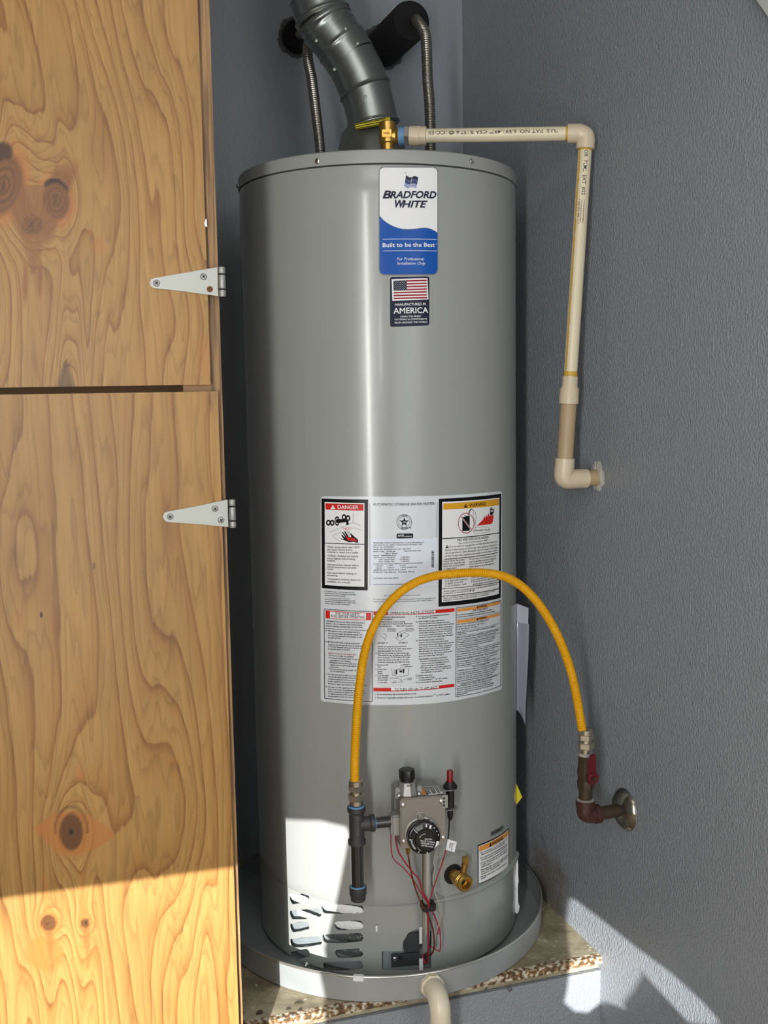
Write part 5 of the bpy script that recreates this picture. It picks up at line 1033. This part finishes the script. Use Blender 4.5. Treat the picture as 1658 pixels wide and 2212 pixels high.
lv = MB().lathe(hc, HN, [(.0100, 0), (.0106, .002), (.0106, .008), (.0090, .010), (.0060, .0095)], 28)
lv.build('lever_hub', M_handle, shut)
poly = [(-.0065, -.010), (.005, -.013), (.0085, -.006), (.0085, .014), (.0075, .040), (.004, .044), (-.004, .042), (-.0085, .032), (-.009, .010)]
MB().prism([(x - .001, z) for x, z in poly], hc + HN * .0015, HX, ZZ, HN, .0045).build('lever', M_handle, shut, bevel=.001)
MB().lathe(hc + HN * .0096, HN, [(.0046, 0), (.0046, .003)], 6).build('lever_nut', M_dkpipe, shut)

# ------------------------------------------------------------------ yellow gas hose with nickel ends
hose = thing('gas_hose', 'yellow corrugated gas hose arching in front of the water heater', 'hose', tuple(onv((765, 1742), TB_)))
HS = A3(Tc[0], Tc[1], onv((766, 1690), TB_)[2]); HE = A3(VX, VY, zv(1577, 1256))
hn = np.cross(HE - HS, ZZ); hn /= np.linalg.norm(hn)
hp = [(766, 1690), (766, 1640), (768.5, 1580), (772, 1525), (777, 1475), (784, 1425), (796, 1380), (814, 1339), (838, 1305), (868, 1276), (902, 1256), (940, 1244), (980, 1239), (1020, 1237), (1056, 1238.5), (1090, 1246), (1120, 1262), (1148, 1287), (1174, 1320), (1198, 1361), (1217, 1404), (1232, 1448), (1243, 1495), (1251, 1540), (1257, 1577)]
P = spline([on_plane(p, HS, hn) for p in hp], 10)
P[:, :] += np.outer(np.sin(np.linspace(0, math.pi, len(P))) * .0, hn)
Pr, s_ = resample(P, .00052)
MB().tube(Pr,   .0079 - .0016 * np.abs(np.cos(math.pi * s_ / .0031))**5, 18).build('corrugated_hose', M_yel, hose, ang=80)
def hexnut(mb, c, d, r, h): mb.lathe(c, d, [(r * .86, 0), (r, h * .12), (r, h * .88), (r * .86, h)], 6, ph=.2); return mb
zA = HS[2]; zB = zt1
def fitting(top, bot, x, y, par):
    L_ = top - bot; c = A3(x, y, bot)
    MB().lathe(c + ZZ * L_ * .78, ZZ, [(.0110, 0), (.0122, L_ * .02), (.0122, L_ * .20), (.0108, L_ * .22)], 28).build('ferrule', M_nickel, par)
    hexnut(MB(), c + ZZ * L_ * .55, ZZ, .0142, L_ * .25).build('hex_nut', M_nickel, par, ang=20)
    MB().lathe(c + ZZ * L_ * .40, ZZ, [(.0100, 0), (.0100, L_ * .2)], 28).build('neck', M_nickel, par)
    hexnut(MB(), c + ZZ * L_ * .17, ZZ, .0150, L_ * .27).build('hex_nut', M_nickel, par, ang=20)
    MB().lathe(c, ZZ, [(.0118, 0), (.0118, L_ * .2)], 28).build('collar', M_nickel, par)
fitting(zA + .004, zB + .004, Tc[0], Tc[1], hose)
fitting(HE[2] + .002, z2_ + .0042, VX, VY, hose)

# ------------------------------------------------------------------ vent, hood, water connectors on top
vent = thing('vent_pipe', 'grey galvanised vent elbow rising to the left from the tank top', 'vent pipe', (0, 0, ZTOP))
YV = A3(0, -.005, 0); NYv = A3(0, 1, 0)
def vy(px, y=0.): return on_plane(px, A3(0, y, 0), NYv)
hz0 = ZTOP + .002; hz1 = vy((806, 276))[2]
MB().lathe((vy((806, 300))[0] - .003, 0, hz0), ZZ, [(.078, 0), (.074, .02), (.058, hz1 - hz0 - .012), (.047, hz1 - hz0), (.047, hz1 - hz0 + .02)], 40, cap1=False).build('draft_hood', M_galv, vent)
def seg(pxs, r, name, beads=(), open_=True):
    P_ = np.array([vy(p) for p in pxs]); Q, s2 = resample(P_, .002); rr = np.full(len(Q), r)
    for bpos, bw, bh in beads: rr = rr + bh * np.exp(-((s2 - bpos * s2[-1]) / bw)**2)
    return MB().tube(Q, rr, 44).build(name, M_galv, vent, ang=60)
seg([(807, 274), (804, 258), (797, 228), (788, 194)], .0480, 'lower_collar', [(.04, .003, .004)])
seg([(789, 198), (775, 162), (757, 127)], .0490, 'middle_gore', [(.03, .0025, .003)])
seg([(757.5, 128), (739, 100), (720, 74)], .0500, 'upper_gore', [(.55, .003, .002)])
seg([(721, 75), (708, 58), (698, 41)], .0508, 'upper_gore', [(.9, .003, .004), (.55, .003, .002)])
seg([(698, 42), (687, 12), (680, -25), (676, -70), (675, -140), (675, -520)], .0512, 'upper_pipe', [(.012, .003, .004), (.075, .003, .003)])
for px, y in (((789, 209), 0), ((801, 255), 0), ((772, 94), 0), ((683, 88), 0), ((722, 150), 0), ((746, 62), 0)):
    q = vy(px, -.047); MB().lathe(q, (0, -1, .1), [(.0034, 0), (.0030, .0016), (.0014, .0026)], 12).build('rivet', M_zinc, vent)
# yellow and black tag strip hung round the hood
ts = spline([vy((768, 274), -.062), vy((790, 270), -.064), vy((812, 266), -.064), vy((842, 259), -.058)], 6)
tg = thing('tag_tube', 'rolled yellow tag strip lying on the vent collar behind the brass valve', 'tag', tuple(vy((805, 272), -.06)))
rollm = MB(); fr_ = np.array(ts); a_, b_, ax2 = frame(fr_[-1] - fr_[0]); vv = []; n_ = 16
for p in fr_:
    for ro in (.0058, .0050):
        for k_ in range(n_): t = 2 * math.pi * k_ / n_; vv.append(p + ro * (a_ * math.cos(t) + b_ * math.sin(t)))
m_ = len(fr_); ff = []
for i in range(m_ - 1):
    for k_ in range(n_):
        k2 = (k_ + 1) % n_; ff += [(i * 2 * n_ + k_, i * 2 * n_ + k2, (i + 1) * 2 * n_ + k2, (i + 1) * 2 * n_ + k_), (i * 2 * n_ + n_ + k2, i * 2 * n_ + n_ + k_, (i + 1) * 2 * n_ + n_ + k_, (i + 1) * 2 * n_ + n_ + k2)]
for i in (0, m_ - 1):
    for k_ in range(n_): k2 = (k_ + 1) % n_; ff.append((i * 2 * n_ + k_, i * 2 * n_ + k2, i * 2 * n_ + n_ + k2, i * 2 * n_ + n_ + k_))
rollm.add(vv, ff).build('rolled_strip', M_ydust, tg)
bl_ = MB()
for t in (2.6, 3.3, 4.0, 4.6):
    bl_.tube(fr_[:-2] + .0058 * (a_ * math.cos(t) + b_ * math.sin(t)), .0007, 6)
bl_.build('black_lines', M_black, tg)

def corr(P_, r, d, pitch): Q, s2 = resample(P_, pitch / 5); return MB().tube(Q, r + d * np.cos(2 * math.pi * s2 / pitch), 18)
BW = NB * BDIST
hL = on_plane((641, 82), BW, NB); hR = on_plane((826, 104), BW, NB)
cl1 = vy((691, 322), 0); cl1[2] = ZTOP + .001
con1 = thing('water_connector', 'corrugated steel water pipe rising left of the vent into the wall', 'water pipe', tuple(cl1), 'water connectors on the tank')
P1 = spline([cl1 + ZZ * .012, cl1 + ZZ * .06, vy((683, 250), .01), vy((673, 170), .04), vy((664, 110), .08), hL - NB * .10 + ZZ * .02 + A3(.012, 0, 0), hL - NB * .05, hL - NB * .003], 12)
corr(P1, .0092, .0010, .0046).build('corrugated_pipe', M_stain, con1, ang=80)
MB().lathe(cl1, ZZ, [(.0105, 0), (.0105, .022), (.0112, .024), (.0112, .030)], 24).build('end_fitting', M_stain, con1)
MB().lathe(hL - NB * .0006, -NB, [(.034, 0), (.034, .020), (.030, .024), (.011, .024)], 32).build('insulation_sleeve', M_foam, con1)
cl2 = vy((929, 316), 0); cl2[2] = ZTOP + .001
con2 = thing('water_connector', 'corrugated steel water pipe right of the vent, bending into a black foam sleeve', 'water pipe', tuple(cl2), 'water connectors on the tank')
sl = hR - NB * .19
P2 = spline([cl2 + ZZ * .008, vy((928, 240), 0.), vy((923, 170), .005), vy((921, 112), .012), vy((917, 72), .03), vy((903, 48), .07), sl + NB * .01 + A3(.008, 0, .002), sl + NB * .06], 12)
corr(P2, .0098, .0010, .0046).build('corrugated_pipe', M_stain, con2, ang=80)
MB().lathe(cl2, ZZ, [(.0105, 0), (.0105, .016), (.0115, .018), (.0115, .022)], 24).build('end_fitting', M_stain, con2)
MB().lathe(hR - NB * .0006, -NB, [(.041, 0), (.041, .179), (.039, .186), (.012, .187)], 40).build('insulation_sleeve', M_foam, con2)
def torn(c, r0, r1, name):
    v = []; n_ = 40; a_, b_, _ = frame(-NB)
    for k_ in range(n_):
        t = 2 * math.pi * k_ / n_; d = a_ * math.cos(t) + b_ * math.sin(t); r2 = r1 * (1 + .16 * rng.rand()); v += [c + d * r0 - NB * .001, c + d * (r0 + r2) / 2 - NB * (.002 + .003 * rng.rand()), c + d * r2 - NB * .0004]
    f = [(3 * k_ + j, 3 * ((k_ + 1) % n_) + j, 3 * ((k_ + 1) % n_) + j + 1, 3 * k_ + j + 1) for k_ in range(n_) for j in range(2)]
    MB().add(v, f).build(name, pm('torn_plaster', (92, 90, 88), .9, var=.35, vscale=90, bump=.5, bscale=200), wall_back, ang=10)
torn(hL, .033, .040, 'hole_edge'); torn(hR, .040, .0455, 'hole_edge')

# ------------------------------------------------------------------ relief valve and its discharge pipe
TPY = -.138
tp = vy((836, 290), TPY); tpx, tpz = tp[0], tp[2]
rv = thing('relief_valve', 'brass pressure relief valve on top of the tank', 'valve', (tpx, TPY, ZTOP))
zr = lambda y: vy((836, y), TPY)[2]
MB().lathe((tpx, TPY, ZTOP + .001), ZZ, [(.0125, 0), (.0125, zr(312) - ZTOP), (.0150, zr(310) - ZTOP), (.0155, zr(290) - ZTOP), (.0140, zr(278) - ZTOP), (.0145, zr(272) - ZTOP), (.0145, zr(266) - ZTOP), (.012, zr(264) - ZTOP)], 28).build('body', M_brass, rv)
MB().lathe((tpx, TPY, tpz - .004), (1, -.02, .0), [(.0125, .006), (.0125, .014), (.0140, .016), (.0155, .0195), (.0155, .0225)], 28).build('outlet', M_brass, rv)
av = A3(tpx - .001, TPY - .0162, tpz - .002)
MB().box(av, (.0085, .0012, .0065)).build('arrow_plate', M_brass, rv, bevel=.0008)
MB().prism([(-.006, -.0015), (.001, -.0015), (.001, -.004), (.006, 0), (.001, .004), (.001, .0015), (-.006, .0015)], av + A3(0, -.0012, 0), A3(1, 0, 0), ZZ, A3(0, -1, 0), .0005).build('arrow_mark', M_brassd, rv, smooth=False)
dis = thing('discharge_pipe', 'cream plastic discharge pipe from the relief valve down the right wall', 'pipe', tuple(on_plane((1290, 1030), WCOR, NR)))
EB = on_plane((1290, 1032), WCOR, NR); BX = EB - NR * .070
Ptop = A3(BX[0] + .036, BX[1] - .004, 0); Ptop[2] = on_plane((1252, 288), Ptop, NYv)[2]
Ph0 = A3(tpx + .016, TPY - .0005, tpz - .004)
hd = (Ptop - Ph0) / np.linalg.norm(Ptop - Ph0)
px_of = lambda p: (CX + F_PX * ((p - CAM) @ CR) / ((p - CAM) @ CF), CY - F_PX * ((p - CAM) @ CU) / ((p - CAM) @ CF))
def along(p0, p1, px, axis):
    lo, hi = 0., 1.
    for _ in range(40):
        m_ = (lo + hi) / 2; q = px_of(p0 + (p1 - p0) * m_)[axis]
        if (q < px) == (px_of(p1)[axis] > px_of(p0)[axis]): lo = m_
        else: hi = m_
    return p0 + (p1 - p0) * lo
RP = .0122
fA = along(Ph0, Ptop, 867, 0); fB = along(Ph0, Ptop, 884, 0); fC = along(Ph0, Ptop, 921, 0); fD = along(Ph0, Ptop, 1225, 0)
MB().rod(along(Ph0, Ptop, 861, 0), along(Ph0, Ptop, 875, 0), .0158, 28).build('thread_paste', M_blue, dis)
hexnut(MB(), along(Ph0, Ptop, 873, 0), hd, .0185, np.linalg.norm(fB - along(Ph0, Ptop, 873, 0))).build('hex_collar', M_chrome, dis, ang=20)
MB().lathe(fB, hd, [(.0168, 0), (.0172, .004), (.0172, .018), (.0162, .019), (.0162, np.linalg.norm(fC - fB) - .001), (.0150, np.linalg.norm(fC - fB))], 32).build('adapter', M_cpvf, dis)
MB().rod(fC, Ptop, RP, 28).build('horizontal_pipe', M_cpvc, dis)
BXt = A3(BX[0], BX[1], 0)
Vb = BX.copy(); Vtop = Ptop
g = lambda y: along(Vb, Vtop, y, 1)
elb = [fD, fD + (Ptop - fD) * .45, Ptop - hd * .012, Ptop - hd * .0035 + (Vb - Vtop) / np.linalg.norm(Vb - Vtop) * .0035, Ptop + (g(300) - Ptop), g(322)]
MB().tube(spline(elb, 8), .0163, 28).build('upper_elbow', M_cpvf, dis)
vd_ = (Vb - Vtop) / np.linalg.norm(Vb - Vtop)
MB().lathe(fD - hd * .0008, hd, [(RP + .0004, -.003), (RP + .0004, .001)], 24).build('primer_ring', M_stainp, dis)
MB().lathe(g(322), vd_, [(RP + .0004, -.001), (RP + .0004, .003)], 24).build('primer_ring', M_stainp, dis)
MB().lathe(g(814), vd_, [(RP + .0003, -.010), (RP + .0003, .001)], 24).build('primer_ring', M_stainp, dis)
MB().rod(g(320), g(816), RP, 28).build('vertical_pipe', M_cpvc, dis)
ln = np.linalg.norm(g(872) - g(813))
MB().lathe(g(813), vd_, [(.0140, 0), (.0142, ln * .36), (.0172, ln * .46), (.0176, ln)], 30).build('reducer', M_cpvf, dis)
MB().rod(g(870), g(995), .0146, 28).build('tan_pipe', M_tanp, dis)
lo_ = spline([g(990), g(1006), BX + ZZ * .010, BX + NR * .003 + ZZ * .002, BX + NR * .014, BX + NR * .046], 8)
MB().tube(lo_, .0178, 28).build('lower_elbow', M_cpvf, dis)
MB().rod(BX + NR * .04, EB - NR * .0006, .0146, 28).build('wall_stub', M_tanp, dis)
v = []; n_ = 36; a_, b_, _ = frame(-NR)
for k_ in range(n_):
    t = 2 * math.pi * k_ / n_; d = a_ * math.cos(t) + b_ * math.sin(t); r2 = .021 + .007 * rng.rand() + (.006 if d[2] > .7 else 0); v += [EB + d * .0147 - NR * .003, EB + d * .018 - NR * (.001 + .003 * rng.rand()), EB + d * r2 - NR * .0003]
MB().add(v, [(3 * k_ + j, 3 * ((k_ + 1) % n_) + j, 3 * ((k_ + 1) % n_) + j + 1, 3 * k_ + j + 1) for k_ in range(n_) for j in range(2)]).build('hole_edge', pm('chipped_plaster', (186, 184, 178), .9, var=.2, vscale=120, bump=.5, bscale=250), wall_right, ang=10)
# printing and primer streak on the pipe
def pipe_print(p0, d, r, side):
    d = d / np.linalg.norm(d); tocam = CAM - p0; tocam -= d * (tocam @ d); tocam /= np.linalg.norm(tocam); sd = np.cross(tocam, d)
    return lambda u, v, e: tuple(p0 + d * u + (tocam * math.cos(v / r + side) + sd * math.sin(v / r + side)) * (r + e * .35))
def ptext(t, pA, pB, h, r, side, par, mat=M_black):
    L_ = np.linalg.norm(pB - pA); v, f = glyphs(t, .008); pr_ = Print(pipe_print(pA, pB - pA, r, side), None)
    pr_.add2(np.stack([v[:, 0] / v[:, 0].max() * L_, (v[:, 1] / CAP - .5) * h], 1), f, .0006); return pr_
pr_ = ptext('"U.S. PAT NO. 5,591,497" CSA B137.6 \u25ce ICC-ES', along(Ph0, Ptop, 1204, 0), along(Ph0, Ptop, 926, 0), .0060, RP, -.42, dis); pr_.build('pipe_lettering', M_black, dis)
pr_ = ptext('OR  FLML  EXT  #22', g(326), g(424), .0062, RP, .18, dis); pr_.build('pipe_lettering', M_black, dis)
bc_ = Print(pipe_print(Vtop, Vb - Vtop, RP, .18), None); s0 = np.linalg.norm(g(434) - Vtop); s1 = np.linalg.norm(g(484) - Vtop); s_c = s0
while s_c < s1:
    w = rng.choice([.0006, .0009, .0014]); bc_.add2([(s_c, -.0030), (s_c + w, -.0030), (s_c + w, .0030), (s_c, .0030)], [(0, 1, 2, 3)], .0006); s_c += w + rng.choice([.0007, .001])
bc_.build('pipe_lettering', M_black, dis)
pr_ = ptext('1-888-4PLUMB-02 9', g(432), g(486), .0034, RP, -.32, dis); pr_.build('pipe_lettering', pm('faded_print', (110, 74, 40), .5), dis)
sk = MB(); 
stp = pipe_print(Vtop, Vb - Vtop, RP, -.80); s0 = np.linalg.norm(g(326) - Vtop); s1 = np.linalg.norm(g(806) - Vtop); n_ = 90; v = []
for k_ in range(n_ + 1):
    s_c = s0 + (s1 - s0) * k_ / n_; w = .0016 + .0012 * rng.rand(); v += [stp(s_c, -w, .0006), stp(s_c, 0, .0008), stp(s_c, w, .0006)]
sk.add(v, [(3 * k_ + j, 3 * k_ + j + 1, 3 * k_ + j + 4, 3 * k_ + j + 3) for k_ in range(n_) for j in range(2)]).build('primer_streak', pm('primer_streak_amber', (196, 160, 84), .5, var=.2, vscale=60), dis)

# ------------------------------------------------------------------ drain pan
PCX, PR_ = -.0159, .3318; ZR = .5125
pan = thing('drain_pan', 'shallow round aluminium drain pan under the water heater', 'drain pan', (PCX, 0, SHELF))
z0 = SHELF + .0012
MB().lathe((PCX, 0, 0), ZZ, [(PR_ - .004, z0), (PR_ - .0008, z0 + .003), (PR_, ZR - .003), (PR_ - .0014, ZR - .003), (PR_ - .0026, z0 + .004), (PR_ - .006, z0 + .0016), (.001, z0 + .0016)], 160, cap0=True, cap1=True).build('pan_body', M_pan, pan)
rim = [(PCX + (PR_ - .0004) * math.cos(t), (PR_ - .0004) * math.sin(t), ZR - .002) for t in np.linspace(0, 2 * math.pi, 161)]
MB().tube(rim, .0024, 10).build('rolled_rim', pm('pan_rim', (205, 205, 200), .3, metal=.85), pan)
def onpan(px, r=PR_): return on_cyl(px, r, PCX, 0)
q = onpan((774, 2112)); an_ = math.atan2(q[0] - PCX, -q[1])
MB().box(A3(PCX + math.sin(an_) * PR_, -math.cos(an_) * PR_, ZR - .0035), (.0095, .0042, .0050), (et(an_), er(an_), ZZ)).build('rim_clip', M_white, pan, bevel=.001)
MB().box(A3(PCX + math.sin(an_ - .02) * (PR_ - .0003), -math.cos(an_ - .02) * (PR_ - .0003), (z0 + ZR) / 2 - .004), (.0006, .0010, .020), (et(an_ - .02), er(an_ - .02), ZZ)).build('seam_line', M_pan, pan, smooth=False)
for px, a2 in (((652, 2083), None), ((1073, 2052), None)):
    q = on_z(px, z0 + .02); MB().lathe(A3(PCX, 0, z0 + .012) + er(math.atan2(q[0] - PCX, -q[1])) * (R + .0) * 1.0, er(math.atan2(q[0] - PCX, -q[1])), [(.0050, -.004), (.0046, .0015), (.003, .0035)], 14).build('base_screw', M_chrome, pan)
q = onpan((930, 2125)); adr = math.atan2(q[0] - PCX, -q[1]); DO = A3(PCX + math.sin(adr) * PR_, -math.cos(adr) * PR_, q[2]); dN = er(adr)
drn = thing('pan_drain_elbow', 'off-white plastic drain elbow on the front of the pan', 'pipe elbow', (DO[0], DO[1], .002))
MB().lathe(DO - dN * .0, dN, [(.0215, .0003), (.0225, .002), (.0225, .011), (.0205, .013)], 8, ph=.25).build('hex_flange', M_pvc, drn, ang=20)
pe = spline([DO + dN * .011, DO + dN * .026, DO + dN * .039 - ZZ * .004, DO + dN * .049 - ZZ * .015, DO + dN * .052 - ZZ * .030, DO + dN * .0525 - ZZ * .046], 8)
MB().tube(pe, .0185, 32).build('elbow', M_pvc, drn)
MB().lathe(DO + dN * .0525 - ZZ * .046, -ZZ, [(.0188, -.0005), (.0188, .0012)], 32).build('glue_line', M_brassd, drn)
MB().lathe(DO + dN * .0525 - ZZ * .0468, -ZZ, [(.0205, 0), (.0205, .022), (.0165, .0225), (.0165, DO[2] - .0468 - .002)], 32).build('down_pipe', M_pvc, drn)
# small loose chips on the platform, and an old anchor in the low wall
for px, s_ in (((561, 2187), 1), ((645, 2168), .8), ((648, 2182), .6), ((623, 2180), .5)):
    q = on_z(px, SHELF)
    vv = [q + A3(.008 * s_ * (rng.rand() + .6) * math.cos(t), .006 * s_ * (rng.rand() + .6) * math.sin(t), 0) for t in np.linspace(0, 2 * math.pi, 7)[:-1]]
    o = MB().add([tuple(p + A3(0, 0, .0002)) for p in vv] + [tuple(q + (p - q) * .6 + A3(0, 0, .003 * s_)) for p in vv], [tuple(range(6)), tuple(range(6, 12))] + [(i, (i + 1) % 6, 6 + (i + 1) % 6, 6 + i) for i in range(6)]).build('plaster_chip', pm('chip_dark', (70, 60, 44), .9), platform, smooth=False)
q = on_plane((1100, 2136), A3(*plat[0], 0) - EN * .004, EN)
MB().lathe(q, EN, [(.0050, -.002), (.0046, .003), (.0028, .0035), (.0022, .0005)], 16).build('wall_anchor', pm('anchor_grey', (110, 112, 116), .5), bpy.data.objects['wall_front'])
print('triangles', sum(len(p.vertices) - 2 for o in bpy.data.objects if o.type == 'MESH' for p in o.data.polygons))
